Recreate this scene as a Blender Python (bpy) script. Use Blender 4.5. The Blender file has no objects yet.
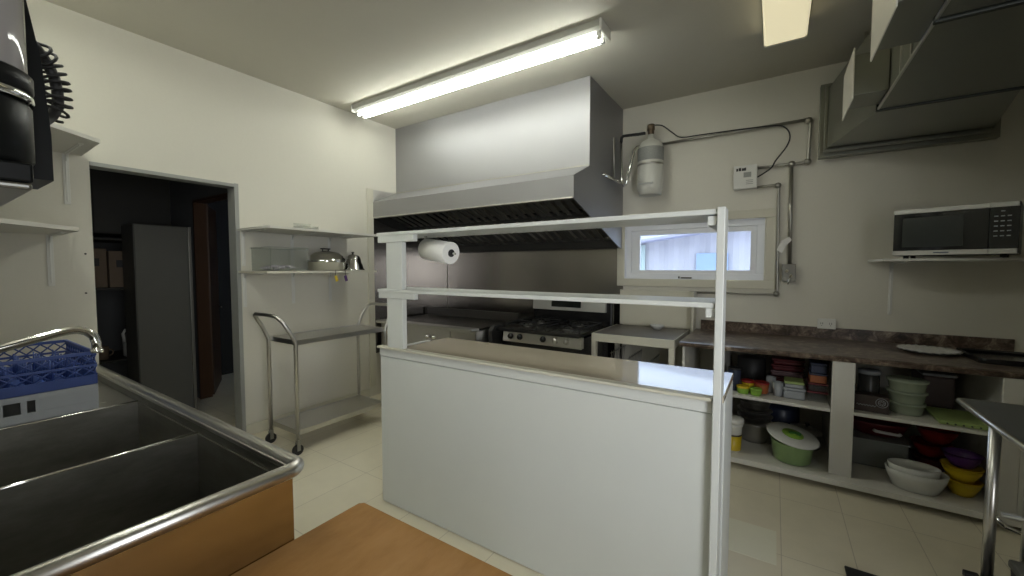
import bpy, bmesh, math, random
from mathutils import Vector, Matrix
random.seed(7)
PI = math.pi
sc = bpy.context.scene
COL = sc.collection

# ------------------------------------------------------------------ camera, world, light, exposure
cam_d = bpy.data.cameras.new('camera')
cam = bpy.data.objects.new('camera', cam_d)
COL.objects.link(cam)
cam.location = (0, 0, 1.5)
cam.rotation_euler = (math.radians(90 - 2.8), 0, math.radians(33))
cam_d.sensor_width = 36
cam_d.lens = 405 / 1024 * 36
cam_d.clip_start = 0.02
sc.camera = cam

w = bpy.data.worlds.new('sky')
sc.world = w
w.use_nodes = True
w.node_tree.nodes['Background'].inputs[0].default_value = (0.66, 0.79, 1.0, 1)
w.node_tree.nodes['Background'].inputs[1].default_value = 3.4

sc.view_settings.view_transform = 'Standard'
sc.view_settings.look = 'None'
sc.view_settings.gamma = 1
sc.view_settings.use_curve_mapping = False
sc.view_settings.exposure = 0.0

TUBE = 26.0      # glow of the bare fluorescent tubes
LENS = 0.62       # glow of the prismatic lens


def area(name, loc, rot, sx, sy, power, col):
    l = bpy.data.lights.new(name, 'AREA')
    l.shape = 'RECTANGLE'
    l.size, l.size_y, l.energy, l.color = sx, sy, power, col
    o = bpy.data.objects.new(name, l)
    o.location, o.rotation_euler = loc, rot
    COL.objects.link(o)
    return o


# added fill lamp behind the camera, to the right, with no opening behind it
fill_lamp = area('added_fill_lamp', (1.3, -0.25, 1.45), (math.radians(90), 0, math.radians(52)), 1.2, 1.9, 25, (0.96, 0.98, 1.0))
fill_lamp.data.spread = math.radians(95)


# ------------------------------------------------------------------ materials
def mat(name, col, rough=0.5, metal=0.0, noise=None, bump=0.0, nscale=12.0, spec=None, rvar=0.0, stretch=None,
        alpha=None, trans=0.0, ior=None, coat=0.0):
    m = bpy.data.materials.new(name)
    m.use_nodes = True
    nt = m.node_tree
    b = nt.nodes['Principled BSDF']
    b.inputs['Base Color'].default_value = (*col, 1)
    b.inputs['Roughness'].default_value = rough
    b.inputs['Metallic'].default_value = metal
    if spec is not None:
        b.inputs['Specular IOR Level'].default_value = spec
    if alpha is not None:
        b.inputs['Alpha'].default_value = alpha
    if trans:
        b.inputs['Transmission Weight'].default_value = trans
    if ior:
        b.inputs['IOR'].default_value = ior
    if coat:
        b.inputs['Coat Weight'].default_value = coat
        b.inputs['Coat Roughness'].default_value = 0.1
    tc = nt.nodes.new('ShaderNodeTexCoord')
    mp = nt.nodes.new('ShaderNodeMapping')
    nt.links.new(tc.outputs['Object'], mp.inputs[0])
    if stretch:
        mp.inputs['Scale'].default_value = stretch
    n = nt.nodes.new('ShaderNodeTexNoise')
    n.inputs['Scale'].default_value = nscale
    n.inputs['Detail'].default_value = 4
    nt.links.new(mp.outputs[0], n.inputs[0])
    amt = 0.06 if noise is None else noise
    r = nt.nodes.new('ShaderNodeMix')
    r.data_type = 'RGBA'
    r.inputs[6].default_value = (*[max(0, c * (1 - amt)) for c in col], 1)
    r.inputs[7].default_value = (*[min(1, c * (1 + amt)) for c in col], 1)
    nt.links.new(n.outputs[0], r.inputs[0])
    nt.links.new(r.outputs[2], b.inputs['Base Color'])
    if rvar:
        mr = nt.nodes.new('ShaderNodeMapRange')
        mr.inputs['To Min'].default_value = max(0.02, rough - rvar)
        mr.inputs['To Max'].default_value = min(1, rough + rvar)
        nt.links.new(n.outputs[0], mr.inputs[0])
        nt.links.new(mr.outputs[0], b.inputs['Roughness'])
    if bump:
        bp = nt.nodes.new('ShaderNodeBump')
        bp.inputs['Strength'].default_value = bump
        bp.inputs['Distance'].default_value = 0.01
        nt.links.new(n.outputs[0], bp.inputs['Height'])
        nt.links.new(bp.outputs[0], b.inputs['Normal'])
    return m


def emis(name, col, s):
    m = bpy.data.materials.new(name)
    m.use_nodes = True
    b = m.node_tree.nodes['Principled BSDF']
    b.inputs['Base Color'].default_value = (*col, 1)
    b.inputs['Emission Color'].default_value = (*col, 1)
    b.inputs['Emission Strength'].default_value = s
    return m


def glassy(name, tint, fac, rough=0.05):
    """thin clear sheet: mostly see-through with a glossy skin"""
    m = bpy.data.materials.new(name)
    m.use_nodes = True
    nt = m.node_tree
    out = nt.nodes['Material Output']
    b = nt.nodes['Principled BSDF']
    b.inputs['Base Color'].default_value = (*tint, 1)
    b.inputs['Roughness'].default_value = rough
    t = nt.nodes.new('ShaderNodeBsdfTransparent')
    t.inputs[0].default_value = (*[0.5 + 0.5 * c for c in tint], 1)
    mx = nt.nodes.new('ShaderNodeMixShader')
    mx.inputs[0].default_value = fac
    nt.links.new(t.outputs[0], mx.inputs[1])
    nt.links.new(b.outputs[0], mx.inputs[2])
    nt.links.new(mx.outputs[0], out.inputs[0])
    return m


def floor_mat():
    m = bpy.data.materials.new('vinyl_tile')
    m.use_nodes = True
    nt = m.node_tree
    b = nt.nodes['Principled BSDF']
    tc = nt.nodes.new('ShaderNodeTexCoord')
    mp = nt.nodes.new('ShaderNodeMapping')
    mp.inputs['Location'].default_value = (-0.048 + 0.318 * 20, -0.152 + 0.636 * 5 - 2.7 + 0.152 + 0.636*4, 0)
    br = nt.nodes.new('ShaderNodeTexBrick')
    br.offset = 0
    br.inputs['Scale'].default_value = 1
    br.inputs['Brick Width'].default_value = 0.318
    br.inputs['Row Height'].default_value = 0.636
    br.inputs['Mortar Size'].default_value = 0.0022
    br.inputs['Bias'].default_value = -0.4
    br.inputs['Color1'].default_value = (0.83, 0.77, 0.60, 1)
    br.inputs['Color2'].default_value = (0.88, 0.82, 0.65, 1)
    br.inputs['Mortar'].default_value = (0.60, 0.54, 0.42, 1)
    nt.links.new(tc.outputs['Object'], mp.inputs[0])
    nt.links.new(mp.outputs[0], br.inputs[0])
    n = nt.nodes.new('ShaderNodeTexNoise')
    n.inputs['Scale'].default_value = 9
    n.inputs['Detail'].default_value = 6
    nt.links.new(tc.outputs['Object'], n.inputs[0])
    mx = nt.nodes.new('ShaderNodeMix')
    mx.data_type = 'RGBA'
    mx.blend_type = 'MULTIPLY'
    mx.inputs[0].default_value = 0.12
    nt.links.new(br.outputs[0], mx.inputs[6])
    nt.links.new(n.outputs[0], mx.inputs[7])
    nt.links.new(mx.outputs[2], b.inputs['Base Color'])
    b.inputs['Roughness'].default_value = 0.33
    bp = nt.nodes.new('ShaderNodeBump')
    bp.inputs['Strength'].default_value = 0.05
    nt.links.new(n.outputs[0], bp.inputs['Height'])
    nt.links.new(bp.outputs[0], b.inputs['Normal'])
    return m


def ramp_mat(name, stops, scale, rough, detail=8, stretch=(1, 1, 1), bump=0.0, spec=0.5, distortion=0.0, metal=0.0):
    m = bpy.data.materials.new(name)
    m.use_nodes = True
    nt = m.node_tree
    b = nt.nodes['Principled BSDF']
    b.inputs['Metallic'].default_value = metal
    tc = nt.nodes.new('ShaderNodeTexCoord')
    mp = nt.nodes.new('ShaderNodeMapping')
    mp.inputs['Scale'].default_value = stretch
    n = nt.nodes.new('ShaderNodeTexNoise')
    n.inputs['Scale'].default_value = scale
    n.inputs['Detail'].default_value = detail
    n.inputs['Roughness'].default_value = 0.7
    n.inputs['Distortion'].default_value = distortion
    cr = nt.nodes.new('ShaderNodeValToRGB')
    el = cr.color_ramp.elements
    el[0].position, el[0].color = stops[0][0], (*stops[0][1], 1)
    el[1].position, el[1].color = stops[-1][0], (*stops[-1][1], 1)
    for p, c in stops[1:-1]:
        e = el.new(p)
        e.color = (*c, 1)
    nt.links.new(tc.outputs['Object'], mp.inputs[0])
    nt.links.new(mp.outputs[0], n.inputs[0])
    nt.links.new(n.outputs[0], cr.inputs[0])
    nt.links.new(cr.outputs[0], b.inputs['Base Color'])
    b.inputs['Roughness'].default_value = rough
    b.inputs['Specular IOR Level'].default_value = spec
    if bump:
        bp = nt.nodes.new('ShaderNodeBump')
        bp.inputs['Strength'].default_value = bump
        bp.inputs['Distance'].default_value = 0.005
        nt.links.new(n.outputs[0], bp.inputs['Height'])
        nt.links.new(bp.outputs[0], b.inputs['Normal'])
    return m


M = dict(
    wall=mat('wall_paint', (0.67, 0.65, 0.57), 0.75, noise=0.02, bump=0.03, nscale=60),
    ceil=mat('ceiling_paint', (0.56, 0.54, 0.465), 0.8, noise=0.02),
    white=mat('white_gloss_paint', (0.66, 0.68, 0.655), 0.38, noise=0.025, nscale=5),
    cream=mat('cream_paint', (0.62, 0.60, 0.50), 0.45, noise=0.03, nscale=5),
    shelfw=mat('shelf_white', (0.62, 0.61, 0.56), 0.5, noise=0.03),
    laminate=mat('cream_laminate', (0.50, 0.44, 0.34), 0.06, noise=0.03, spec=1.0, coat=0.2),
    steel=mat('brushed_steel', (0.60, 0.59, 0.56), 0.30, 1, noise=0.05, rvar=0.05, nscale=3),
    steelh=mat('hood_steel', (0.40, 0.40, 0.41), 0.58, 1, noise=0.05, nscale=1.6),
    steeld=mat('worn_steel', (0.36, 0.36, 0.34), 0.33, 1, noise=0.2, rvar=0.12, nscale=7),
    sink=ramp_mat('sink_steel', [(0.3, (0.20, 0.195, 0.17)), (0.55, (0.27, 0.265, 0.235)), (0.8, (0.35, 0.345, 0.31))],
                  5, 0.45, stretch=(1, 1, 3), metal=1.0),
    splash=mat('splash_steel', (0.38, 0.36, 0.34), 0.24, 1, noise=0.02, nscale=2),
    chrome=mat('chrome', (0.75, 0.75, 0.73), 0.09, 1, noise=0.01),
    pipe=mat('conduit_metal', (0.42, 0.41, 0.37), 0.38, 1, noise=0.1),
    duct=mat('galvanised_duct', (0.235, 0.24, 0.20), 0.38, 0.8, noise=0.18, rvar=0.08, nscale=3),
    ductd=mat('duct_flange', (0.04, 0.045, 0.04), 0.5, 0.5, noise=0.1),
    black=mat('black_enamel', (0.012, 0.012, 0.013), 0.22, noise=0.1),
    bbody=mat('black_body_plastic', (0.009, 0.010, 0.010), 0.35, noise=0.1, spec=0.15),
    blackm=mat('black_matte', (0.02, 0.02, 0.02), 0.55, noise=0.2),
    iron=mat('cast_iron', (0.03, 0.03, 0.03), 0.5, 0.4, noise=0.2),
    griddle=mat('griddle_plate', (0.025, 0.022, 0.02), 0.32, 0.8, noise=0.3, rvar=0.1),
    filt=mat('baffle_metal', (0.30, 0.30, 0.28), 0.35, 0.8, noise=0.1),
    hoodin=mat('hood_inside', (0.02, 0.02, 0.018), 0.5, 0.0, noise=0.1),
    floor=floor_mat(),
    counter=ramp_mat('brown_stone_laminate', [(0.34, (0.022, 0.014, 0.009)), (0.47, (0.075, 0.050, 0.036)),
                     (0.56, (0.16, 0.12, 0.09)), (0.68, (0.34, 0.28, 0.22))], 13, 0.3, distortion=0.8, bump=0.02),
    wood=ramp_mat('maple_board', [(0.3, (0.31, 0.150, 0.040)), (0.5, (0.37, 0.188, 0.055)), (0.75, (0.42, 0.225, 0.075))],
                  6, 0.45, stretch=(2.2, 0.7, 1), bump=0.02, spec=0.2),
    doorw=mat('brown_door_wood', (0.075, 0.034, 0.013), 0.4, noise=0.2, stretch=(6, 6, 0.5)),
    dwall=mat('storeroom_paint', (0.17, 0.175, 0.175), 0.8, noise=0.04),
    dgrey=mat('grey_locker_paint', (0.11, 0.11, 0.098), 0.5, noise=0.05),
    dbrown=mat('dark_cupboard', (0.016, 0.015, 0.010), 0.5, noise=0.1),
    card=mat('cardboard', (0.20, 0.15, 0.105), 0.8, noise=0.1),
    vinyl=mat('window_vinyl', (0.86, 0.88, 0.92), 0.35, noise=0.01),
    glass=glassy('window_glass', (0.93, 0.97, 1.0), 0.06, 0.02),
    siding=mat('outside_siding', (0.66, 0.63, 0.66), 0.6, noise=0.04),
    roof=mat('outside_roof', (0.50, 0.49, 0.62), 0.6, noise=0.04),
    paper=mat('paper_white', (0.78, 0.77, 0.74), 0.85, noise=0.03, bump=0.1, nscale=80),
    plug=mat('white_plastic', (0.70, 0.70, 0.66), 0.35, noise=0.02),
    tank=mat('tank_white', (0.62, 0.62, 0.56), 0.3, noise=0.03),
    label=mat('label_grey', (0.30, 0.31, 0.29), 0.5, noise=0.25, nscale=90),
    ink=mat('dark_ink', (0.03, 0.03, 0.03), 0.5),
    blue=mat('blue_plastic', (0.03, 0.06, 0.22), 0.4, noise=0.1),
    gplast=mat('grey_plastic', (0.33, 0.35, 0.37), 0.45, noise=0.06),
    clear=glassy('clear_plastic', (0.80, 0.82, 0.80), 0.07, 0.12),
    clearg=glassy('greenish_clear_plastic', (0.62, 0.70, 0.55), 0.55, 0.2),
    smoke=glassy('smoky_cylinder', (0.55, 0.53, 0.53), 0.62, 0.06),
    green=mat('green_translucent', (0.24, 0.36, 0.15), 0.3, noise=0.05),
    limegr=mat('lime_plastic', (0.22, 0.40, 0.05), 0.4, noise=0.05),
    lime2=mat('pale_lime_plastic', (0.33, 0.43, 0.15), 0.4, noise=0.05),
    white2=mat('white_crockery', (0.62, 0.63, 0.60), 0.22, noise=0.02),
    red=mat('red_plastic', (0.30, 0.022, 0.018), 0.35, noise=0.05),
    maroon=mat('maroon_plastic', (0.12, 0.015, 0.02), 0.35, noise=0.05),
    orange=mat('orange_plastic', (0.33, 0.10, 0.03), 0.4, noise=0.05),
    yellow=mat('yellow_plastic', (0.62, 0.45, 0.02), 0.35, noise=0.05),
    purple=mat('purple_plastic', (0.09, 0.03, 0.16), 0.35, noise=0.05),
    navy=mat('navy_plastic', (0.03, 0.04, 0.08), 0.35, noise=0.05),
    tile=mat('replacement_tile', (0.86, 0.84, 0.69), 0.33, noise=0.02),
    brownbox=mat('dark_brown_carton', (0.045, 0.03, 0.025), 0.5, noise=0.05),
    screen=mat('display_glass', (0.012, 0.016, 0.013), 0.1, noise=0.05),
    mglass=mat('microwave_glass', (0.008, 0.010, 0.010), 0.07, noise=0.02),
    tube=emis('lit_tube', (0.98, 1.0, 0.92), TUBE),
    lens=emis('lit_lens', (1.0, 0.90, 0.60), LENS),
)


# ------------------------------------------------------------------ mesh helpers
class MB:
    def __init__(s):
        s.bm = bmesh.new()

    def _x(s, vs, T):
        if T is not None:
            for v in vs:
                v.co = T @ v.co

    def box(s, x0, x1, y0, y1, z0, z1, bev=0.0, T=None, seg=2):
        r = bmesh.ops.create_cube(s.bm, size=1)
        vs = r['verts']
        for v in vs:
            v.co = Vector(((x0 + x1) / 2 + v.co.x * (x1 - x0), (y0 + y1) / 2 + v.co.y * (y1 - y0),
                           (z0 + z1) / 2 + v.co.z * (z1 - z0)))
        if bev:
            es = list({e for v in vs for e in v.link_edges})
            g = bmesh.ops.bevel(s.bm, geom=vs + es, offset=bev, segments=seg, profile=0.5, affect='EDGES')
            vs = list({v for f in g['faces'] for v in f.verts} | {v for v in vs if v.is_valid})
        s._x(vs, T)
        return s

    def prism(s, poly, axis, a, b, T=None):
        """poly of 2D points extruded along axis ('x': (y,z), 'y': (x,z), 'z': (x,y)) from a to b"""
        def P(p, t):
            return {'x': (t, p[0], p[1]), 'y': (p[0], t, p[1]), 'z': (p[0], p[1], t)}[axis]
        lo = [s.bm.verts.new(P(p, a)) for p in poly]
        hi = [s.bm.verts.new(P(p, b)) for p in poly]
        s.bm.faces.new(lo)
        s.bm.faces.new(hi[::-1])
        n = len(poly)
        for i in range(n):
            s.bm.faces.new((lo[i], hi[i], hi[(i + 1) % n], lo[(i + 1) % n]))
        s._x(lo + hi, T)
        return s

    def tube(s, pts, r, seg=12, cap=True, T=None):
        pts = [Vector(p) for p in pts]
        rs = r if isinstance(r, (list, tuple)) else [r] * len(pts)
        rings = []
        prev = None
        for i, p in enumerate(pts):
            d = (pts[min(i + 1, len(pts) - 1)] - pts[max(i - 1, 0)])
            if i and i < len(pts) - 1:
                d = (pts[i + 1] - p).normalized() + (p - pts[i - 1]).normalized()
            d = d.normalized() if d.length > 1e-9 else Vector((0, 0, 1))
            if prev is None:
                u = d.orthogonal().normalized()
            else:
                u = prev - d * prev.dot(d)
                u = u.normalized() if u.length > 1e-6 else d.orthogonal().normalized()
            prev = u
            v = d.cross(u)
            rings.append([s.bm.verts.new(p + (u * math.cos(2 * PI * k / seg) + v * math.sin(2 * PI * k / seg)) * rs[i])
                          for k in range(seg)])
        for a, b in zip(rings, rings[1:]):
            for k in range(seg):
                f = s.bm.faces.new((a[k], a[(k + 1) % seg], b[(k + 1) % seg], b[k]))
                f.smooth = True
        if cap:
            s.bm.faces.new(rings[0][::-1])
            s.bm.faces.new(rings[-1])
        s._x([v for q in rings for v in q], T)
        return s

    def lathe(s, prof, c=(0, 0, 0), seg=32, sx=1.0, sy=1.0, T=None, smooth=True):
        """profile of (r, z) turned about z at c; r = 0 closes"""
        rings = []
        allv = []
        for r, z in prof:
            if r < 1e-6:
                v = s.bm.verts.new((c[0], c[1], c[2] + z))
                rings.append([v])
                allv.append(v)
            else:
                q = [s.bm.verts.new((c[0] + r * sx * math.cos(2 * PI * k / seg), c[1] + r * sy * math.sin(2 * PI * k / seg),
                                     c[2] + z)) for k in range(seg)]
                rings.append(q)
                allv += q
        for a, b in zip(rings, rings[1:]):
            if len(a) == 1 and len(b) == 1:
                continue
            for k in range(seg):
                k2 = (k + 1) % seg
                if len(a) == 1:
                    f = s.bm.faces.new((a[0], b[k2], b[k]))
                elif len(b) == 1:
                    f = s.bm.faces.new((a[k], a[k2], b[0]))
                else:
                    f = s.bm.faces.new((a[k], a[k2], b[k2], b[k]))
                f.smooth = smooth
        s._x(allv, T)
        return s

    def cyl(s, c, r, h, axis='z', seg=24, T=None):
        ax = {'x': (1, 0, 0), 'y': (0, 1, 0), 'z': (0, 0, 1)}[axis]
        a = Vector(c)
        return s.tube([a, a + Vector(ax) * h], r, seg, True, T)

    def build(s, name, m, parent=None, label=None, cat=None, group=None, kind=None):
        bm = s.bm
        bmesh.ops.recalc_face_normals(bm, faces=bm.faces)
        mn = Vector([min(v.co[i] for v in bm.verts) for i in range(3)])
        mx = Vector([max(v.co[i] for v in bm.verts) for i in range(3)])
        org = Vector(((mn.x + mx.x) / 2, (mn.y + mx.y) / 2, mn.z))
        for v in bm.verts:
            v.co -= org
        me = bpy.data.meshes.new(name)
        bm.to_mesh(me)
        bm.free()
        me.materials.append(m)
        o = bpy.data.objects.new(name, me)
        COL.objects.link(o)
        pw = Vector((0, 0, 0))
        q = parent
        while q is not None:
            pw += q.location
            q = q.parent
        o.parent = parent
        o.location = org - pw
        if label:
            o['label'] = label
        if cat:
            o['category'] = cat
        if group:
            o['group'] = group
        if kind:
            o['kind'] = kind
        return o


def thing(name, loc, label, cat, group=None):
    o = bpy.data.objects.new(name, None)
    o.empty_display_size = 0.05
    COL.objects.link(o)
    o.location = loc
    o['label'], o['category'] = label, cat
    if group:
        o['group'] = group
    return o


def struct(mb, name, m):
    return mb.build(name, m, kind='structure')


def copy_tree(o, parent=None):
    c = o.copy()
    COL.objects.link(c)
    if parent is not None:
        c.parent = parent
    for ch in list(o.children):
        copy_tree(ch, c)
    return c


def Rz(a, c):
    c = Vector(c)
    return Matrix.Translation(c) @ Matrix.Rotation(a, 4, 'Z') @ Matrix.Translation(-c)


def Rax(a, ax, c):
    c = Vector(c)
    return Matrix.Translation(c) @ Matrix.Rotation(a, 4, ax) @ Matrix.Translation(-c)


def smooth(p, n=6):
    p = [Vector(q) for q in p]
    out = []
    for i in range(len(p) - 1):
        a, b, c, d = p[max(i - 1, 0)], p[i], p[i + 1], p[min(i + 2, len(p) - 1)]
        for k in range(n):
            t = k / n
            out.append(.5 * ((2 * b) + (c - a) * t + (2 * a - 5 * b + 4 * c - d) * t * t + (3 * b - a - 3 * c + d) * t ** 3))
    return out + [p[-1]]


def arc(c, r, a0, a1, n, plane='xz'):
    out = []
    for i in range(n + 1):
        a = a0 + (a1 - a0) * i / n
        u, v = r * math.cos(a), r * math.sin(a)
        out.append({'xz': (c[0] + u, c[1], c[2] + v), 'yz': (c[0], c[1] + u, c[2] + v), 'xy': (c[0] + u, c[1] + v, c[2])}[plane])
    return out


def shell(prof, t):
    """open bowl: outer profile from the centre of the base to the rim, then back inside"""
    inner = [(max(r - t, 0), z + t) if i < len(prof) - 1 else (r - t, z) for i, (r, z) in enumerate(prof)]
    return prof + inner[::-1]


# ------------------------------------------------------------------ the room
XL, YB, ZC = -3.93, 4.356, 3.195
XR, YF = 2.7, -0.42
struct(MB().box(-6.6, XR + .12, YF - .12, 5.2, -0.1, 0), 'floor', M['floor'])
struct(MB().box(-6.6, XR + .12, YF - .12, 5.2, ZC, ZC + .12), 'ceiling', M['ceil'])
# left wall with the doorless opening to the storeroom
DY0, DY1, DZ = 0.775, 1.655, 2.2
wl = MB().box(XL - .12, XL, YF - .12, DY0, 0, ZC).box(XL - .12, XL, DY1, YB + .15, 0, ZC).box(XL - .12, XL, DY0, DY1, DZ, ZC)
struct(wl, 'wall_left', M['wall'])
# back wall with the window hole
WX0, WX1, WZ0, WZ1 = -1.372, -0.088, 1.385, 1.958
wb = MB().box(XL - .12, WX0, YB, YB + .15, 0, ZC).box(WX1, XR + .12, YB, YB + .15, 0, ZC)
wb.box(WX0, WX1, YB, YB + .15, 0, WZ0).box(WX0, WX1, YB, YB + .15, WZ1, ZC)
struct(wb, 'wall_back', M['wall'])
struct(MB().box(XL - .12, XR + .12, YF - .12, YF, 0, ZC), 'wall_front', M['wall'])
wr = MB().box(XR, XR + .12, YF, YB, 0, ZC)
struct(wr, 'wall_right', M['wall'])
struct(MB().box(XL + .001, XL + .012, DY1 + .03, 3.0, 0.0, 0.10, 0.002), 'baseboard_left', M['cream'])
# metal lining of the opening
tr = MB()
tr.box(XL - .125, XL + .006, DY1 - .001, DY1 + .03, 0, DZ + .03)
tr.box(XL - .125, XL + .006, DY0, DY1, DZ - .001, DZ + .025)
struct(tr, 'trim_1', mat('opening_trim', (0.32, 0.33, 0.31), 0.5))
# corner strip where the steel lining of the left wall begins
struct(MB().box(XL + .001, XL + .02, 3.005, 3.085, 0.12, 2.41, 0.003), 'trim_2', M['cream'])
# flat steel lining behind the cooking line
struct(MB().box(XL + .02, -1.385, YB - .012, YB - .001, 0.5, 1.73), 'trim_3', M['splash'])
struct(MB().box(XL + .001, XL + .012, 3.09, YB - .013, 0.5, 2.08), 'trim_4', M['splash'])

# storeroom behind the opening
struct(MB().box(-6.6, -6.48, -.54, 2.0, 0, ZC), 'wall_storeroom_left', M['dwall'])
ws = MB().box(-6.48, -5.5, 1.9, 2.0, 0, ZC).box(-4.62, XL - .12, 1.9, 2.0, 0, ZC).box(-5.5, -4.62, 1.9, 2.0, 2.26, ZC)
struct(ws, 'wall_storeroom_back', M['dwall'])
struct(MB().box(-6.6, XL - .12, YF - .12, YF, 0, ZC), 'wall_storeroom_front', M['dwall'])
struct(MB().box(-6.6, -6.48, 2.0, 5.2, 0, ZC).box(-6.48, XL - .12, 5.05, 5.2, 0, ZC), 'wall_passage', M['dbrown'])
TD = Rz(math.radians(63), (-5.5, 1.99, 0))
dr = MB().box(-5.5, -5.46, 2.03, 2.75, 0.01, 2.24, 0.003, TD)
d = struct(dr, 'door_1', M['doorw'])
struct(MB().box(-5.499, -5.475, 1.89, 2.01, 0, 2.259).box(-5.475, -4.621, 1.89, 2.01, 2.235, 2.259), 'trim_6', M['doorw'])
h = MB().tube([(-5.455, 2.66, 1.0), (-5.42, 2.66, 1.0), (-5.42, 2.57, 1.0)], 0.009, T=TD).build('door_handle', M['chrome'], d)

# window
wf = MB()
def frame(mb, x0, x1, y0, y1, z0, z1, wd, bev=0.004):
    mb.box(x0, x1, y0, y1, z1 - wd, z1, bev).box(x0, x1, y0, y1, z0, z0 + wd, bev)
    mb.box(x0, x0 + wd, y0, y1, z0 + wd, z1 - wd, bev).box(x1 - wd, x1, y0, y1, z0 + wd, z1 - wd, bev)
win = struct((frame(wf, WX0 + .001, WX1 - .001, YB + .03, YB + .10, WZ0 + .001, WZ1 - .001, .06) or wf), 'window_1', M['vinyl'])
fm = MB(); frame(fm, WX0 + .062, WX1 - .062, YB + .04, YB + .085, WZ0 + .045, WZ1 - .062, .05)
fm.box(WX0 + .062 + .045, WX0 + .150, YB + .042, YB + .083, WZ0 + .09, WZ1 - .11); fm.build('window_sash', M['vinyl'], win)
MB().box(WX0 + .11, WX1 - .11, YB + .06, YB + .066, WZ0 + .09, WZ1 - .11).build('window_pane', M['glass'], win)
MB().box(-.80, -.70, YB + .005, YB + .035, WZ0 + .012, WZ0 + .024, .003).cyl((-.82, YB + .02, WZ0 + .012), .007, .02).build('window_latch', M['iron'], win)
fc = MB(); frame(fc, WX0 - .078, WX1 + .088, YB - .02, YB - .001, WZ0 - .075, WZ1 + .078, .078)
fc.build('window_casing', M['cream'], win)
jm = MB(); jm.box(WX0, WX0 + .008, YB - .001, YB + .03, WZ0, WZ1).box(WX1 - .008, WX1, YB - .001, YB + .03, WZ0, WZ1)
jm.box(WX0, WX1, YB - .001, YB + .03, WZ0 - .001, WZ0 + .008).box(WX0, WX1, YB - .001, YB + .03, WZ1 - .008, WZ1)
jm.build('window_jamb', M['vinyl'], win)

# outside
struct(MB().box(-14, 8, YB + .2, 30, -0.3, -0.1), 'ground', mat('yard_snow', (0.62, 0.63, 0.68), 0.9))
nb = thing('neighbouring_building', (-1.8, 9.2, -.1), 'pale metal-sided building with a sloping eave seen through the small window', 'building')
sid = MB()
n = 90
x0, x1 = -6.5, 2.5
pts = []
for i in range(n + 1):
    x = x0 + (x1 - x0) * i / n
    pts.append((x, 9.0 + (0.03 if i % 4 < 2 else 0)))
poly = pts + [(x1, 9.4), (x0, 9.4)]
bmv = sid.bm
def ztop(x): return 2.27 + (x + .9) * 0.125 - .04
lo = [bmv.verts.new((p[0], p[1], -.1)) for p in poly]
hi = [bmv.verts.new((p[0], p[1], ztop(p[0]))) for p in poly]
for i in range(len(poly)):
    j = (i + 1) % len(poly)
    bmv.faces.new((lo[i], lo[j], hi[j], hi[i]))
sid.build('siding', M['siding'], nb)
MB().prism([(x0 - .3, ztop(x0 - .3)), (x1 + .3, ztop(x1 + .3)), (x1 + .3, ztop(x1 + .3) + .05), (x0 - .3, ztop(x0 - .3) + .05)], 'y', 8.6, 9.5).build('eave', M['roof'], nb)
ro = MB().prism([(x0 - .3, ztop(x0) + .04), (x1 + .3, ztop(x1) + .05), (x1 + .3, 3.3), (x0 + 3.2, 2.75)], 'y', 9.6, 11).build('roof', mat('roof_pale', (.75, .76, .8), .6), nb)
MB().box(-2.62, -2.38, 8.94, 9.0, -.1, 2.0, .01).build('door', mat('pale_green_door', (.60, .72, .66), .5), nb)
MB().box(-1.35, -.78, 8.93, 9.0, 1.25, 1.80, .01).build('window', mat('blue_pane', (.42, .56, .80), .1), nb)

# ------------------------------------------------------------------ ceiling lights
sl = thing('strip_light', (-2.38, 2.785, ZC), 'long white ceiling strip light with two bare lit fluorescent tubes in front of the hood', 'ceiling light')
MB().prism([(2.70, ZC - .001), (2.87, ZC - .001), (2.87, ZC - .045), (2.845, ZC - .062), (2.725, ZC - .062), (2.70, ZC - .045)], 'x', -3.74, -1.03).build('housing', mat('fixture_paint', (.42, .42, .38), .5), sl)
MB().box(-1.045, -1.028, 2.69, 2.88, ZC - .075, ZC - .001, .004).build('end_plate', M['plug'], sl)
MB().box(-3.742, -3.726, 2.69, 2.88, ZC - .075, ZC - .001, .004).build('end_plate', M['plug'], sl)
for yy in (2.75, 2.825):
    for xx in (-3.72, -1.085):
        MB().box(xx, xx + .03, yy - .012, yy + .012, ZC - .105, ZC - .055, .004).build('lamp_holder', M['plug'], sl)
    MB().cyl((-3.70, yy, ZC - .092), .0125, 2.625, 'x', 16).build('tube', M['tube'], sl)
wlt = thing('wrap_light', (0.015, 2.2, ZC), 'wraparound ceiling light with a yellowish glowing lens at the top edge near the duct', 'ceiling light')
MB().box(-.115, .145, 1.0, 3.48, ZC - .022, ZC - .001, .003).build('housing', M['white'], wlt)
MB().prism([(-.113, ZC - .022), (.143, ZC - .022), (.138, ZC - .112), (.125, ZC - .122), (-.095, ZC - .122), (-.108, ZC - .112)], 'y', 1.02, 3.46).build('lens', M['lens'], wlt)
for y in (1.0, 3.46):
    MB().prism([(-.116, ZC - .002), (.146, ZC - .002), (.141, ZC - .114), (.127, ZC - .125), (-.097, ZC - .125), (-.111, ZC - .114)], 'y', y, y + .02).build('end_plate', M['plug'], wlt)

# added shorter two-tube strip above the sink, out of view, brightening the left wall
fill_strip = thing('strip_light', (-2.1, 0.1, ZC), 'added white ceiling strip light above the sink, out of view', 'ceiling light')
MB().box(-3.5, -.95, .02, .19, ZC - .06, ZC - .001, .004).build('housing', M['white'], fill_strip)
for yy in (.055, .155):
    MB().cyl((-3.46, yy, ZC - .092), .0125, 2.47, 'x', 16).build('tube', M['tube'], fill_strip)
    for xx in (-3.485, -.99):
        MB().box(xx, xx + .025, yy - .012, yy + .012, ZC - .105, ZC - .055, .004).build('lamp_holder', M['plug'], fill_strip)

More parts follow.
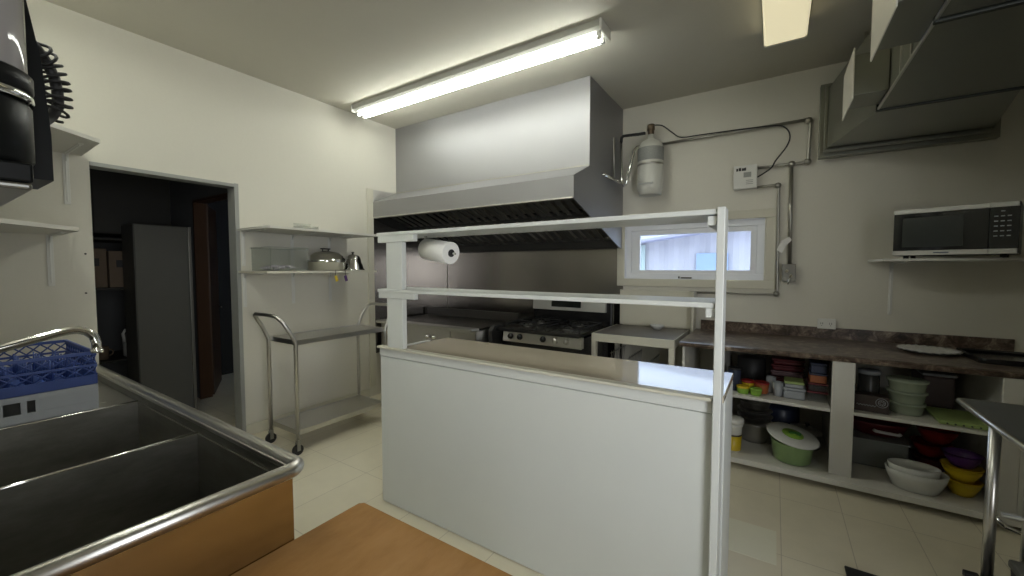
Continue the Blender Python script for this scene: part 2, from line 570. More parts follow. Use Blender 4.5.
# ------------------------------------------------------------------ hood
hd = thing('extractor_hood', (-2.66, 3.7, 1.7), 'large stainless steel extractor hood hanging over the cooking line', 'hood')
hb = MB().box(XL + .003, -1.41, 3.437, YB - .002, 2.41, ZC - .002, .002)
hb.build('upper_casing', M['steelh'], hd)
# canopy front: sloped top and fascia as a bent sheet
MB().prism([(3.437, 2.41), (3.437, 2.402), (3.098, 2.254), (3.092, 2.10), (3.084, 2.09), (3.082, 2.262), (3.428, 2.412)], 'x', XL + .003, -1.405).build('fascia', M['steelh'], hd)
MB().box(XL + .003, -1.405, 3.08, 3.12, 2.075, 2.09, .003).build('front_lip', M['steel'], hd)
side = [(3.437, 2.412), (3.082, 2.262), (3.08, 2.076), (4.275, 1.716), (YB - .003, 1.71), (YB - .003, 2.412)]
MB().prism(side, 'x', -1.412, -1.400).build('side_panel', M['steelh'], hd)
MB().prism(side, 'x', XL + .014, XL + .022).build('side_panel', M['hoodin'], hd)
# inside liner above the filters
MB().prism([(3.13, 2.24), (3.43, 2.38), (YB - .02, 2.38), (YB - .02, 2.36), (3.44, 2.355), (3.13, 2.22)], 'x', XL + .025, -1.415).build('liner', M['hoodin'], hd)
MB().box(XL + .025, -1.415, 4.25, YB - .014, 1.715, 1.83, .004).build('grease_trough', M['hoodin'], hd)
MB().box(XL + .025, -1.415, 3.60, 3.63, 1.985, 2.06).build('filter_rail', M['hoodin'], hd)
ang = math.atan2(1.79 - 2.11, 4.24 - 3.30)
L = math.hypot(.94, .32)
NX = 5
xw = (-1.42 - (XL + .03)) / NX
proto = None
for i in range(NX):
    for j in range(2):
        fx = XL + .03 + i * xw
        org = Vector((fx + xw / 2, 3.30, 2.13))
        mb = MB()
        T = Matrix.Translation((fx, 3.30, 2.115)) @ Matrix.Rotation(ang, 4, 'X') @ Matrix.Translation((0, j * L / 2, 0))
        h2 = L / 2 - .012
        w2 = xw - .012
        mb.box(0, w2, 0, .025, 0, .03, 0, T).box(0, w2, h2 - .025, h2, 0, .03, 0, T)
        mb.box(0, .02, .025, h2 - .025, 0, .03, 0, T).box(w2 - .02, w2, .025, h2 - .025, 0, .03, 0, T)
        nr = 5
        for k in range(nr):
            xx = .035 + k * (w2 - .07) / (nr - 1)
            mb.prism([(xx - .024, .0), (xx + .024, .0), (xx + .016, .014), (xx - .016, .014)], 'y', .025, h2 - .025, T)
            if k < nr - 1:
                xm = xx + (w2 - .07) / (nr - 1) / 2
                mb.box(xm - .016, xm + .016, .025, h2 - .025, .024, .028, 0, T)
        mb.build('baffle_filter', M['filt'], hd)
# wall flashing at the left end of the canopy
MB().prism([(3.09, 2.27), (3.44, 2.412), (3.09, 2.405)], 'x', XL + .002, XL + .010).build('wall_flashing', M['steel'], hd)
# seams of the casing
MB().box(XL + .01, -1.41, 3.431, 3.4365, 2.412, 2.424, .001).build('seam', M['pipe'], hd)

# ------------------------------------------------------------------ serving counter with overshelf
sv = thing('serving_counter', (-1.13, 1.9, 0), 'white painted serving counter with two long overshelves standing mid floor', 'counter')
MB().box(-2.085, -.183, 1.68, 1.70, .006, .946, .002).build('front_panel', M['white'], sv)
MB().box(-2.06, -.185, 1.684, 1.70, .9475, 1.0, .001).build('apron', M['white'], sv)
MB().box(-2.085, -.183, 1.674, 1.6835, .9495, 1.0, .003).build('apron_board', M['white'], sv)
MB().box(-.183, -.150, 1.76, 2.10, 0.002, .985, .002).build('end_panel', M['white'], sv)
MB().box(-2.085, -2.06, 1.70, 2.10, 0.002, .985, .002).build('end_panel', M['white'], sv)
MB().box(-2.06, -.185, 2.05, 2.07, .50, .55).build('back_rail', M['white'], sv)
MB().box(-2.06, -.185, 1.702, 2.06, .42, .44).build('inner_shelf', M['white'], sv)
MB().box(-1.925, -.150, 1.70, 2.13, .988, 1.012, .003).build('ledge', M['laminate'], sv)
MB().box(-2.09, -.186, 1.655, 1.70, 1.0, 1.013, .003).build('ledge_trim', M['cream'], sv)
MB().box(-.182, -.155, 1.645, 1.745, 0.0, 1.722, .003).build('post', M['white'], sv)
MB().box(-2.0, -1.862, 1.665, 1.70, 1.0135, 1.655, .003).build('post', M['white'], sv)
MB().box(-2.075, -.184, 1.655, 1.93, 1.697, 1.717, .003).build('top_shelf', M['white'], sv)
MB().box(-2.075, -.184, 1.655, 1.93, 1.352, 1.372, .003).build('middle_shelf', M['white'], sv)
for z in (1.657, 1.316):
    MB().box(-2.07, -1.76, 1.66, 1.695, z, z + (.04 if z > 1.5 else .036), .002).build('cleat', M['white'], sv)
    MB().box(-.215, -.184, 1.66, 1.92, z, z + .035, .002).build('cleat', M['white'], sv)

# paper towel roll under the top shelf
pt = thing('paper_towel_holder', (-1.7, 1.8, 1.6), 'white paper towel roll on a wire holder under the top counter shelf', 'paper towel roll')
c0, c1 = Vector((-1.79, 1.80, 1.617)), Vector((-1.563, 1.765, 1.586))
dv = (c1 - c0)
mb = MB(); mb.tube([c0, c0 + dv * .004, c0 + dv * .99, c1], [.061, .064, .064, .061], 40)
mb.build('paper_roll', M['paper'], pt)
MB().tube([c1, c1 + dv.normalized() * .004], .022, 24).build('core_shade', M['blackm'], pt, label='black disc standing for the shade in the open core')  # solid black disc: the shade inside the hollow core is put into its colour
mb = MB()
mb.tube([c1 + dv.normalized() * .005, c1 + dv.normalized() * .038], [.009, .005], 10)
mb.tube([c0 - dv.normalized() * .002, c0 - dv.normalized() * .014, c0 - dv.normalized() * .016 + Vector((0, 0, .078))], .005, 10)
mb.tube([c0 - dv.normalized() * .016 + Vector((0, 0, .076)), c0 + Vector((-.03, .03, .0795))], .005, 10)
mb.build('holder_arm', M['chrome'], pt)

# ------------------------------------------------------------------ cart
ct = thing('utility_cart', (-3.39, 2.15, 0), 'two-shelf steel utility cart with tube handles by the left wall', 'cart')
CX0, CX1, CY0, CY1 = -3.60, -3.18, 1.74, 2.62
def tray(z):
    mb = MB()
    mb.box(CX0 + .014, CX1 - .014, CY0 + .014, CY1 - .014, z - .004, z)
    mb.box(CX0 + .012, CX1 - .012, CY0 + .010, CY0 + .016, z - .035, z + .006, .002).box(CX0 + .012, CX1 - .012, CY1 - .016, CY1 - .010, z - .035, z + .006, .002)
    mb.box(CX0 + .012, CX0 + .018, CY0 + .016, CY1 - .016, z - .035, z + .006, .002).box(CX1 - .018, CX1 - .012, CY0 + .016, CY1 - .016, z - .035, z + .006, .002)
    return mb
tray(.918).build('top_shelf', M['steel'], ct)
tray(.185).build('bottom_shelf', M['steel'], ct)
def handle(ye, sgn):
    """tube loop at one end: up two uprights, leaning outwards at the top"""
    pts = [(CX0, ye, .12), (CX0, ye, .90)]
    pts += [(CX0 + .002, ye + sgn * .05, 1.02), (CX0 + .008, ye + sgn * .09, 1.08), (CX0 + .03, ye + sgn * .115, 1.115), (CX0 + .07, ye + sgn * .125, 1.13)]
    pts += [(CX1 - .09, ye + sgn * .125, 1.13), (CX1 - .045, ye + sgn * .115, 1.12), (CX1 - .012, ye + sgn * .085, 1.075), (CX1 - .002, ye + sgn * .045, 1.0), (CX1, ye + sgn * .01, .93)]
    pts += [(CX1, ye, .90), (CX1, ye, .12)]
    return MB().tube(pts, .0155, 14)
handle(CY0, -1).build('handle_frame', M['steel'], ct)
handle(CY1, 1).build('handle_frame', M['steel'], ct)
for cx in (CX0, CX1):
    for cy in (CY0, CY1):
        k = MB().box(cx - .017, cx + .017, cy - .013, cy + .013, .098, .12, .003)
        k.box(cx - .018, cx - .014, cy - .016, cy + .012, .035, .10, .001).box(cx + .014, cx + .018, cy - .016, cy + .012, .035, .10, .001)
        cs = k.build('caster', M['steeld'], ct)
        MB().cyl((cx - .012, cy - .004, .042), .042, .024, 'x', 24).build('wheel', M['blackm'], cs)

# ------------------------------------------------------------------ wall shelves left of the hood
def bracket(x, y, ztop, leg, arm, axis='x'):
    mb = MB()
    mb.box(x, x + .004, y - .015, y + .015, ztop - leg, ztop, .001)
    mb.box(x, x + arm, y - .012, y + .012, ztop - .004, ztop, .001)
    mb.box(x + .004, x + .009, y - .004, y + .004, ztop - leg + .02, ztop - .004, .001).box(x + .009, x + arm - .02, y - .004, y + .004, ztop - .010, ztop - .004, .001)
    mb.prism([(x + .009, ztop - .05), (x + .009, ztop - .010), (x + .05, ztop - .010)], 'y', y - .003, y + .003)
    return mb
ws1 = thing('wall_shelf', (-3.7, 2.2, 1.82), 'upper white shelf with clipped corner on the left wall beside the hood', 'shelf', None)
MB().prism([(XL + .002, 1.665), (-3.41, 1.665), (-3.40, 1.68), (-3.40, 2.745), (XL + .002, 2.745)], 'z', 1.823, 1.842).build('board', M['shelfw'], ws1)
for y in (1.71, 2.14, 2.53):
    bracket(XL + .002, y, 1.822, .30, .40).build('bracket', M['plug'], ws1)
ws2 = thing('wall_shelf', (-3.7, 2.2, 1.46), 'lower white shelf on the left wall carrying metal dome lids', 'shelf', None)
MB().prism([(XL + .002, 1.665), (-3.44, 1.665), (-3.44, 2.745), (XL + .002, 2.745)], 'z', 1.458, 1.477).build('board', M['cream'], ws2)
for y in (1.71, 2.14, 2.53):
    bracket(XL + .002, y, 1.457, .30, .36).build('bracket', M['plug'], ws2)

# things on them
bx = thing('plastic_tub', (-3.68, 1.84, 1.478), 'clear rectangular plastic tub with small purple-grey contents on the lower wall shelf', 'box')
mb = MB(); x0, x1, y0, y1, z0, z1 = -3.84, -3.52, 1.735, 2.06, 1.479, 1.68
for a in ((x0, x1, y0, y1, z0, z0 + .003), (x0, x0 + .003, y0, y1, z0, z1), (x1 - .003, x1, y0, y1, z0, z1), (x0, x1, y0, y0 + .003, z0, z1), (x0, x1, y1 - .003, y1, z0, z1)):
    mb.box(*a)
mb.box(x0 - .008, x1 + .008, y0 - .008, y0, z1 - .01, z1).box(x0 - .008, x1 + .008, y1, y1 + .008, z1 - .01, z1)
mb.box(x0 - .008, x0, y0, y1, z1 - .01, z1).box(x1, x1 + .008, y0, y1, z1 - .01, z1)
mb.build('tub', M['clear'], bx)
mb = MB()
for k in range(26):
    c = (random.uniform(x0 + .04, x1 - .04), random.uniform(y0 + .05, y1 - .05), z0 + random.uniform(.012, .04))
    T = Matrix.Translation(c) @ Matrix.Rotation(random.uniform(0, 3), 4, 'Z') @ Matrix.Rotation(random.uniform(-.4, .4), 4, 'X')
    mb.box(-.03, .03, -.012, .012, -.008, .008, .004, T)
mb.build('contents', mat('lilac_sachets', (.40, .36, .42), .5, noise=.3), bx)
tb = thing('plastic_tub', (-3.8, 2.2, 1.843), 'small clear plastic holder standing on the upper wall shelf', 'box')
mb = MB()
mb.box(-3.86, -3.72, 2.12, 2.29, 1.844, 1.848, .001).box(-3.86, -3.856, 2.12, 2.29, 1.848, 1.93, .001).box(-3.724, -3.72, 2.12, 2.29, 1.848, 1.90, .001)
mb.box(-3.856, -3.724, 2.12, 2.124, 1.848, 1.90).box(-3.856, -3.724, 2.286, 2.29, 1.848, 1.90)
mb.build('holder', M['clear'], tb)
dm = thing('roasting_dish', (-3.68, 2.33, 1.478), 'wide round steel dish with a domed lid on the lower wall shelf', 'dish')
MB().lathe([(0, 0), (.15, 0), (.17, .012), (.178, .075), (.186, .078), (.186, .082), (0, .082)], (-3.68, 2.33, 1.479), 48).build('dish', M['chrome'], dm)
MB().lathe([(.188, .0), (.190, .012), (.182, .02), (.165, .06), (.12, .09), (.06, .104), (0, .107)], (-3.68, 2.33, 1.562), 48).build('lid', M['chrome'], dm)
MB().box(-3.70, -3.66, 2.285, 2.375, 1.682, 1.694, .005).cyl((-3.68, 2.30, 1.665), .006, .02).cyl((-3.68, 2.36, 1.665), .006, .02).build('lid_handle', M['blackm'], dm)
cl = thing('dome_lid', (-3.66, 2.635, 1.478), 'small bell-shaped steel dome cover with a black knob on the lower wall shelf', 'lid')
MB().lathe([(.112, 0), (.114, .006), (.100, .02), (.092, .06), (.080, .075), (.078, .11), (.062, .145), (.03, .163), (0, .166)], (-3.66, 2.62, 1.479), 40).build('dome', M['chrome'], cl)
MB().lathe([(0, 0), (.009, 0), (.009, .008), (.014, .014), (.012, .022), (0, .025)], (-3.66, 2.62, 1.645), 20).build('knob', M['blackm'], cl)
for yv, nm, m in ((2.27, 'yellow', 'yellow'), (2.37, 'blue', 'purple')):
    k = thing('utensil_tag', (-3.43, yv, 1.40), 'small %s tag hanging below the edge of the lower wall shelf' % nm, 'tag')
    MB().tube([(-3.436, yv, 1.478), (-3.430, yv, 1.474), (-3.430, yv, 1.43)], .003, 8).build('hook', M['iron'], k)
    MB().box(-3.434, -3.428, yv - .014, yv + .014, 1.375, 1.43, .002, Rax(.25, 'X', (-3.43, yv, 1.43))).build('tag', M[m], k)

# ------------------------------------------------------------------ corner shelves far left
for z, lab, yy, nmk in ((2.252, 'upper white corner shelf high on the left wall behind the black appliance', .73, 0), (1.715, 'lower white corner shelf on the left wall above the sink', .62, 1)):
    s = thing('corner_shelf', (-3.7, .2, z), lab, 'shelf')
    if nmk == 0:
        poly = [(XL + .002, .74), (-3.43, .727), (-3.26, .516), (-2.95, .1), (-2.75, YF + .002), (XL + .002, YF + .002)]
    else:
        poly = [(XL + .002, .63), (-3.40, .615), (-3.07, .285), (-2.75, -.05), (-2.6, YF + .002), (XL + .002, YF + .002)]
    MB().prism(poly, 'z', z, z + .022).build('board', M['shelfw'], s)
    for y in ((.665, .43) if nmk == 0 else (.575, .0)):
        bracket(XL + .002, y, z - .001, .33, .40).build('bracket', M['plug'], s)
for y, z, lb in ((.735, 1.597, 'upper'), (.728, 1.331, 'lower')):
    single_screw = MB().cyl((XL + .0005, y, z), .006, .004, 'x', 12)
    single_screw.build('wall_screw', M['ink'], None, lb + ' small dark screw in the wall left of the storeroom opening', 'screw', 'screws beside the opening')

# ------------------------------------------------------------------ sink
sk = thing('sink', (-2.1, .2, 0), 'long stainless steel compartment sink with a rolled front rim on the left', 'sink')
SX0, SX1, SY0, SY1, SZ = -3.38, -1.13, -.40, .625, .93
mb = MB()
T_ = .012
def basin(mb, x0, x1, y0, y1, zb, zt):
    mb.box(x0, x1, y0, y1, zb - .003, zb)
    mb.box(x0, x0 + .004, y0, y1, zb, zt).box(x1 - .004, x1, y0, y1, zb, zt)
    mb.box(x0 + .004, x1 - .004, y0, y0 + .004, zb, zt).box(x0 + .004, x1 - .004, y1 - .004, y1, zb, zt)
BY0, BY1 = -.18, SY1 - .022
DZ = .888   # height of the low dividers
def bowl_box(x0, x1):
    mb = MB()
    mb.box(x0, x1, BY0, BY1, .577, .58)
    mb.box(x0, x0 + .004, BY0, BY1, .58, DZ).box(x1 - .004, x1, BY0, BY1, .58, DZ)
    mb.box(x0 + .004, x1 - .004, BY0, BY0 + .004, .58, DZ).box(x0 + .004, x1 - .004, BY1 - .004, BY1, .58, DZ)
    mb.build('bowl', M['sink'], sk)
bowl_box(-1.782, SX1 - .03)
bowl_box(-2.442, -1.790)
mb = MB()
mb.box(SX0 + .02, -2.452, BY0, BY1, DZ - .010, DZ - .004)
for k in range(0, 8):
    mb.box(SX0 + .1 + k * .1, SX0 + .11 + k * .1, BY0 + .1, BY1 - .08, DZ - .0045, DZ - .002, .001)
mb.build('drainboard', M['steel'], sk)
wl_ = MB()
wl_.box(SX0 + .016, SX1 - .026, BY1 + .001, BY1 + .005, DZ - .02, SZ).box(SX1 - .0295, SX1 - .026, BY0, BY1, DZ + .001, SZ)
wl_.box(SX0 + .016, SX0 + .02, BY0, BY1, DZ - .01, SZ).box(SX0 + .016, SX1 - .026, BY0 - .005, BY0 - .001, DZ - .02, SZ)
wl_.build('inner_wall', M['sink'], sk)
MB().cyl((-1.786, BY0, DZ), .0055, BY1 - BY0, 'y', 12).build('divider', M['chrome'], sk, label='bright steel divider edge')
MB().cyl((-2.447, BY0, DZ), .0055, BY1 - BY0, 'y', 12).build('divider', M['chrome'], sk, label='bright steel divider edge')
rim = MB()
pr = [(SX0, SY0, SZ), (SX0, SY1 - .06, SZ)] + arc((SX0 + .06, SY1 - .06, SZ), .06, PI, PI / 2, 6, 'xy')[1:] + \
     arc((SX1 - .035, SY1 - .035, SZ), .035, PI / 2, 0, 6, 'xy') + [(SX1, SY0, SZ)]
rim.tube([(p[0], p[1], p[2]) for p in pr], .021, 14)
rim.box(SX0, SX1 - .02, BY1 - .002, SY1 - .004, SZ - .012, SZ + .004, .003)
rim.box(SX1 - .036, SX1 - .008, SY0, SY1 - .01, SZ - .012, SZ + .004, .003)
rim.build('rolled_rim', M['steel'], sk)
MB().box(SX0, SX1 - .02, SY0, BY0, SZ - .02, SZ, .002).build('rear_deck', M['steel'], sk)
MB().box(SX0, SX1 - .02, YF + .002, SY0 + .01, SZ - .02, SZ + .22, .003).build('backsplash', M['steel'], sk)
MB().box(SX1 - .029, SX1 - .023, BY0, SY1 - .012, .56, SZ - .013, .001).build('apron', mat('polished_steel', (.62, .60, .55), .13, 1), sk, label='plain steel end face of the sink')
for x in (SX0 + .08, SX1 - .07):
    for y in (-.14, BY1 - .04):
        MB().cyl((x, y, 0), .02, .576, 'z', 16).build('leg', M['steel'], sk)
for x in (-1.42, -1.97):
    MB().lathe([(0, .0), (.045, .0), (.045, .003), (.03, .002), (0, .001)], (x, .2, .5805), 24).build('drain', M['chrome'], sk)

# faucet
fa = thing('faucet', (-2.0, -.4, 1.15), 'chrome swing faucet whose spout arches over the sink and blue dish rack', 'faucet')
sp = [(-2.0, -.37, 1.115), (-2.0, -.30, 1.135), (-2.0, .20, 1.257), (-2.0, .30, 1.284)] + [(-2.0, .325, 1.2885), (-2.0, .347, 1.2885), (-2.0, .368, 1.280), (-2.0, .384, 1.262), (-2.0, .39, 1.24), (-2.0, .391, 1.213)]
MB().tube(sp, .0135, 16).build('spout', M['chrome'], fa)
MB().cyl((-2.0, .391, 1.203), .017, .012, 'z', 18).build('nozzle', M['chrome'], fa)
MB().box(-2.09, -1.91, -.388, -.352, 1.085, 1.135, .012).build('valve_body', M['chrome'], fa)
for x in (-2.07, -1.93):
    MB().cyl((x, -.354, 1.11), .014, .03, 'y', 16).box(x - .008, x + .008, -.326, -.312, 1.06, 1.16, .004).build('tap_handle', M['chrome'], fa)

# dish rack: grey open crate under a blue lattice crate
RX0, RX1, RY0, RY1 = -3.0, -2.468, -.06, .480
def rack_fit(mb):
    for v in mb.bm.verts:
        v.co.z = .8865 + (v.co.z - .9175) * 1.056
    return mb
gr = thing('dish_rack', (-2.73, .2, .886), 'grey plastic dishwasher rack on the drainboard, under the blue one', 'rack')
mb = MB()
mb.box(RX0, RX1, RY0, RY1, .9175, .922)
def wallband(mb, z0, z1, ins=0.0, t=.006):
    a, b, c, d_ = RX0 + ins, RX1 - ins, RY0 + ins, RY1 - ins
    mb.box(a, b, c, c + t, z0, z1, .001).box(a, b, d_ - t, d_, z0, z1, .001)
    mb.box(a, a + t, c + t, d_ - t, z0, z1, .001).box(b - t, b, c + t, d_ - t, z0, z1, .001)
wallband(mb, .9175, .955); wallband(mb, 1.0, 1.022)
for k in range(9):
    y = RY0 + .03 + k * (RY1 - RY0 - .06) / 8
    wd = .03 if k in (6, 7, 8) else .008
    mb.box(RX1 - .006, RX1, y - wd, y + wd, .955, 1.0).box(RX0, RX0 + .006, y - .01, y + .01, .955, 1.0)
    x = RX0 + .03 + k * (RX1 - RX0 - .06) / 8
    mb.box(x - .012, x + .012, RY1 - .006, RY1, .955, 1.0).box(x - .012, x + .012, RY0, RY0 + .006, .955, 1.0)
rack_fit(mb).build('crate', M['gplast'], gr)
br = thing('dish_rack', (-2.73, .2, .998), 'blue lattice-sided dishwasher rack stacked on the grey rack', 'rack')
mb = MB()
wallband(mb, 1.0235, 1.062); wallband(mb, 1.097, 1.106, .0, .010); wallband(mb, 1.145, 1.158, .0, .010)
mb.box(RX0 + .006, RX1 - .006, RY0 + .006, RY1 - .006, 1.026, 1.029)
def lat(mb, p0, p1, z0, z1, n):
    p0, p1 = Vector(p0), Vector(p1)
    for k in range(n):
        a, b = p0.lerp(p1, k / n), p0.lerp(p1, (k + 1) / n)
        mb.tube([(a.x, a.y, z0), (b.x, b.y, z1)], .0032, 6)
        mb.tube([(a.x, a.y, z1), (b.x, b.y, z0)], .0032, 6)
for z0, z1 in ((1.062, 1.097), (1.106, 1.146)):
    lat(mb, (RX1 - .004, RY0, 0), (RX1 - .004, RY1, 0), z0, z1, 12)
    lat(mb, (RX0 + .004, RY0, 0), (RX0 + .004, RY1, 0), z0, z1, 12)
    lat(mb, (RX0, RY1 - .004, 0), (RX1, RY1 - .004, 0), z0, z1, 12)
    lat(mb, (RX0, RY0 + .004, 0), (RX1, RY0 + .004, 0), z0, z1, 12)
for k in range(1, 9):
    for j in range(1, 9):
        x, y = RX0 + k * (RX1 - RX0) / 9, RY0 + j * (RY1 - RY0) / 9
        mb.tube([(x, y, 1.029), (x + .006, y, 1.125)], [.006, .003], 6)
rack_fit(mb).build('crate', M['blue'], br)

# black appliance near the camera
ap = thing('wall_dispenser', (-1.25, 0, 1.66), 'black upright appliance with a clear cylinder and a spring-wrapped hose, cut by the left edge', 'dispenser')
MB().prism([(YF + .002, 1.672), (.186, 1.672), (.186, 1.76), (.178, 1.9), (.164, 2.0), (.12, 2.3), (YF + .002, 2.3)], 'x', -1.36, -1.20).build('back_body', M['bbody'], ap)
MB().box(-1.198, -1.03, YF + .002, .138, 1.640, 1.672, .004).build('base', M['bbody'], ap)
MB().box(-1.36, -1.03, YF + .002, .136, 1.628, 1.6395, .004).build('base_tray', M['steeld'], ap)
MB().lathe([(0, 0), (.072, 0), (.078, .01), (.078, .10), (.074, .106), (0, .106)], (-1.105, .072, 1.673), 40).build('cup', M['bbody'], ap)
MB().lathe([(.079, 0), (.081, .003), (.081, .010), (.079, .013)], (-1.105, .072, 1.781), 40).build('trim_ring', M['chrome'], ap)
MB().lathe([(.0, 0), (.078, 0), (.081, .006), (.081, .030), (.077, .034), (0, .034)], (-1.105, .072, 1.795), 40).build('collar', M['bbody'], ap)
MB().lathe([(.075, 0), (.075, .45), (.072, .45), (.072, 0.0)], (-1.105, .072, 1.83), 40).build('cylinder', M['smoke'], ap)
MB().cyl((-1.105, .072, 1.83), .030, .42, 'z', 20).build('inner_core', M['steeld'], ap)
ho = [(-1.37, .14, 2.03), (-1.41, .18, 2.025), (-1.44, .208, 2.005), (-1.455, .225, 1.985), (-1.46, .236, 1.955), (-1.46, .240, 1.925), (-1.46, .240, 1.89), (-1.455, .228, 1.862), (-1.44, .212, 1.84), (-1.40, .19, 1.815), (-1.37, .17, 1.80)]
MB().tube(ho, .0105, 14).build('hose', M['blackm'], ap)
# the spring around the hose
hp = [Vector(p) for p in ho]
path = []
for i in range(len(hp) - 1):
    for k in range(12):
        path.append(hp[i].lerp(hp[i + 1], k / 12))
path = path[22:84]
sprg = []
turns = 9.5
for i, p in enumerate(path):
    a = path[min(i + 1, len(path) - 1)] - path[max(i - 1, 0)]
    a.normalize()
    u = a.cross(Vector((0, .3, 1))).normalized() if abs(a.z) < .95 else a.cross(Vector((1, 0, 0))).normalized()
    u = a.cross(Vector((1, 0, 0.05))).normalized()
    v = a.cross(u)
    for s_ in range(2):
        t = (i + s_ / 2) / len(path) * turns * 2 * PI
        q = p if s_ == 0 else (p + path[min(i + 1, len(path) - 1)]) / 2
        sprg.append(q + (u * math.cos(t) + v * math.sin(t)) * .0225)
MB().tube(sprg, .0034, 8).build('spring', M['iron'], ap)

# ------------------------------------------------------------------ wooden worktable in the foreground
wt = thing('work_table', (-.6, .3, 0), 'wood-topped worktable in the foreground beside the sink', 'table')
MB().prism([(-1.150, YF + .02), (-.10, YF + .02), (-.10, .828), (-.11, .840), (-1.137, .840), (-1.150, .828)], 'z', .675, .713).build('table_top', M['wood'], wt)
for x in (-1.09, -.17):
    for y in (YF + .08, .78):
        MB().box(x - .022, x + .022, y - .022, y + .022, 0, .674, .003).build('leg', M['steel'], wt)
MB().box(-1.10, -.15, YF + .06, .80, .20, .215, .003).build('undershelf', M['steel'], wt)

# ------------------------------------------------------------------ griddle
gd = thing('griddle', (-3.15, 3.5, 0), 'wide stainless flat-top griddle with a dark plate under the hood, left of the range', 'griddle')
GX0, GX1 = -3.88, -2.46
MB().box(GX0, GX1, 3.14, 3.98, .46, .87, .004).build('body', M['steel'], gd)
MB().box(GX0 + .02, GX1 - .02, 3.20, 3.90, .872, .892, .003).build('plate', M['griddle'], gd)
MB().box(GX0, GX1, 3.06, 3.195, .868, .902, .012).build('front_rail', M['steel'], gd)
MB().box(GX0, GX1, 3.90, 3.94, .872, .985, .003).build('splash_guard', mat('dark_steel', (.13, .125, .12), .4, .9), gd)  # rear guard in a darker steel than the body
for x in (-3.125, -3.03):
    k = MB().lathe([(0, 0), (.028, 0), (.028, .006), (.022, .01), (.019, .032), (0, .034)], (0, 0, 0), 20, T=Matrix.Translation((x, 3.139, .77)) @ Matrix.Rotation(PI / 2, 4, 'X'))
    kk = k.build('knob', M['chrome'], gd)
MB().box(GX1 - .012, GX1 + .0, 3.132, 3.1395, .50, .85).box(-2.80, -2.797, 3.132, 3.1395, .50, .85).build('panel_trim', M['steeld'], gd)
for x in (GX0 + .06, GX1 - .06):
    for y in (3.2, 3.9):
        MB().cyl((x, y, 0), .02, .459, 'z', 14).build('leg', M['steeld'], gd)

# ------------------------------------------------------------------ range
rg = thing('gas_range', (-1.9, 3.8, 0), 'black gas range with a stainless control panel and backguard', 'stove')
RXa, RXb = -2.37, -1.49
MB().box(RXa, RXb, 3.46, 4.20, .05, .84, .004).build('body', M['black'], rg)
MB().prism([(3.33, .60), (3.31, .86), (3.36, .91), (4.12, .93), (4.12, .60)], 'x', RXa - .068, RXa - .025).build('side_shield', M['blackm'], rg)
MB().box(RXa + .01, RXb - .01, 3.425, 3.458, .16, .70, .006).build('oven_door', M['black'], rg)
MB().tube([(RXa + .08, 3.425, .66), (RXa + .08, 3.385, .66), (RXb - .08, 3.385, .66), (RXb - .08, 3.425, .66)], .011, 12).build('oven_handle', M['steel'], rg)
MB().prism([(3.40, .775), (3.415, .86), (3.46, .86), (3.46, .76), (3.40, .76)], 'x', RXa + .05, RXb + .03).build('control_panel', M['steel'], rg)
MB().prism([(3.38, .862), (3.38, .888), (3.42, .895), (4.14, .895), (4.14, .862)], 'x', RXa - .02, RXb + .01).build('cooktop', M['black'], rg)
for x, mm in ((-2.225, 'black'), (-2.115, 'black'), (-1.855, 'black'), (-1.725, 'steel'), (-1.612, 'steel')):
    T = Matrix.Translation((x, 3.405, .817)) @ Matrix.Rotation(PI / 2, 4, 'X')
    kb = MB().lathe([(0, 0), (.030, 0), (.030, .006), (.023, .008), (.021, .03), (0, .032)], (0, 0, 0), 24, T=T)
    kb.box(-.004, .004, -.022, .022, .03, .038, .001, T).build('knob', M[mm], rg, label='black knob' if mm == 'black' else 'silver knob')
bgp = MB().box(RXa - .02, RXb + .06, 4.145, 4.22, .86, 1.16, .02)
bgp.build('backguard_body', M['black'], rg)
MB().prism([(4.10, 1.03), (4.115, 1.172), (4.144, 1.172), (4.144, 1.03)], 'x', RXa + .0, RXb - .0).build('backguard_panel', mat('silver_guard', (.55, .55, .52), .3, .4), rg)
MB().box(-2.13, -1.77, 4.098, 4.109, 1.065, 1.155, .002, Rax(-.10, 'X', (0, 4.1, 1.03))).build('display', M['screen'], rg)
def grate(cx, cy, w_, d2):
    mb = MB()
    z = .925
    for sx_ in (-1, 1):
        mb.tube([(cx + sx_ * w_ / 2, cy - d2 / 2, z), (cx + sx_ * w_ / 2, cy + d2 / 2, z)], .007, 8)
        mb.tube([(cx - w_ / 2, cy + sx_ * d2 / 2, z), (cx + w_ / 2, cy + sx_ * d2 / 2, z)], .007, 8)
        for sy_ in (-1, 1):
            mb.tube([(cx + sx_ * w_ / 2, cy + sy_ * d2 / 2, .895), (cx + sx_ * w_ / 2, cy + sy_ * d2 / 2, z)], .007, 8)
    mb.tube([(cx - w_ / 2, cy, z), (cx + w_ / 2, cy, z)], .006, 8)
    for sy_ in (-1, 1):
        yy = cy + sy_ * d2 / 4
        for k in range(6):
            a = k * PI / 3
            mb.tube([(cx + math.cos(a) * .03, yy + math.sin(a) * .03, z + .004), (cx + math.cos(a) * .105, yy + math.sin(a) * .105, z)], .005, 6)
    return mb
for cx in (-2.16, -1.70):
    grate(cx, 3.78, .36, .56).build('grate', M['iron'], rg)
    for yy in (3.64, 3.92):
        MB().lathe([(0, 0), (.055, 0), (.055, .008), (.04, .012), (.035, .022), (0, .024)], (cx, yy, .895), 24).build('burner', M['steeld'], rg)

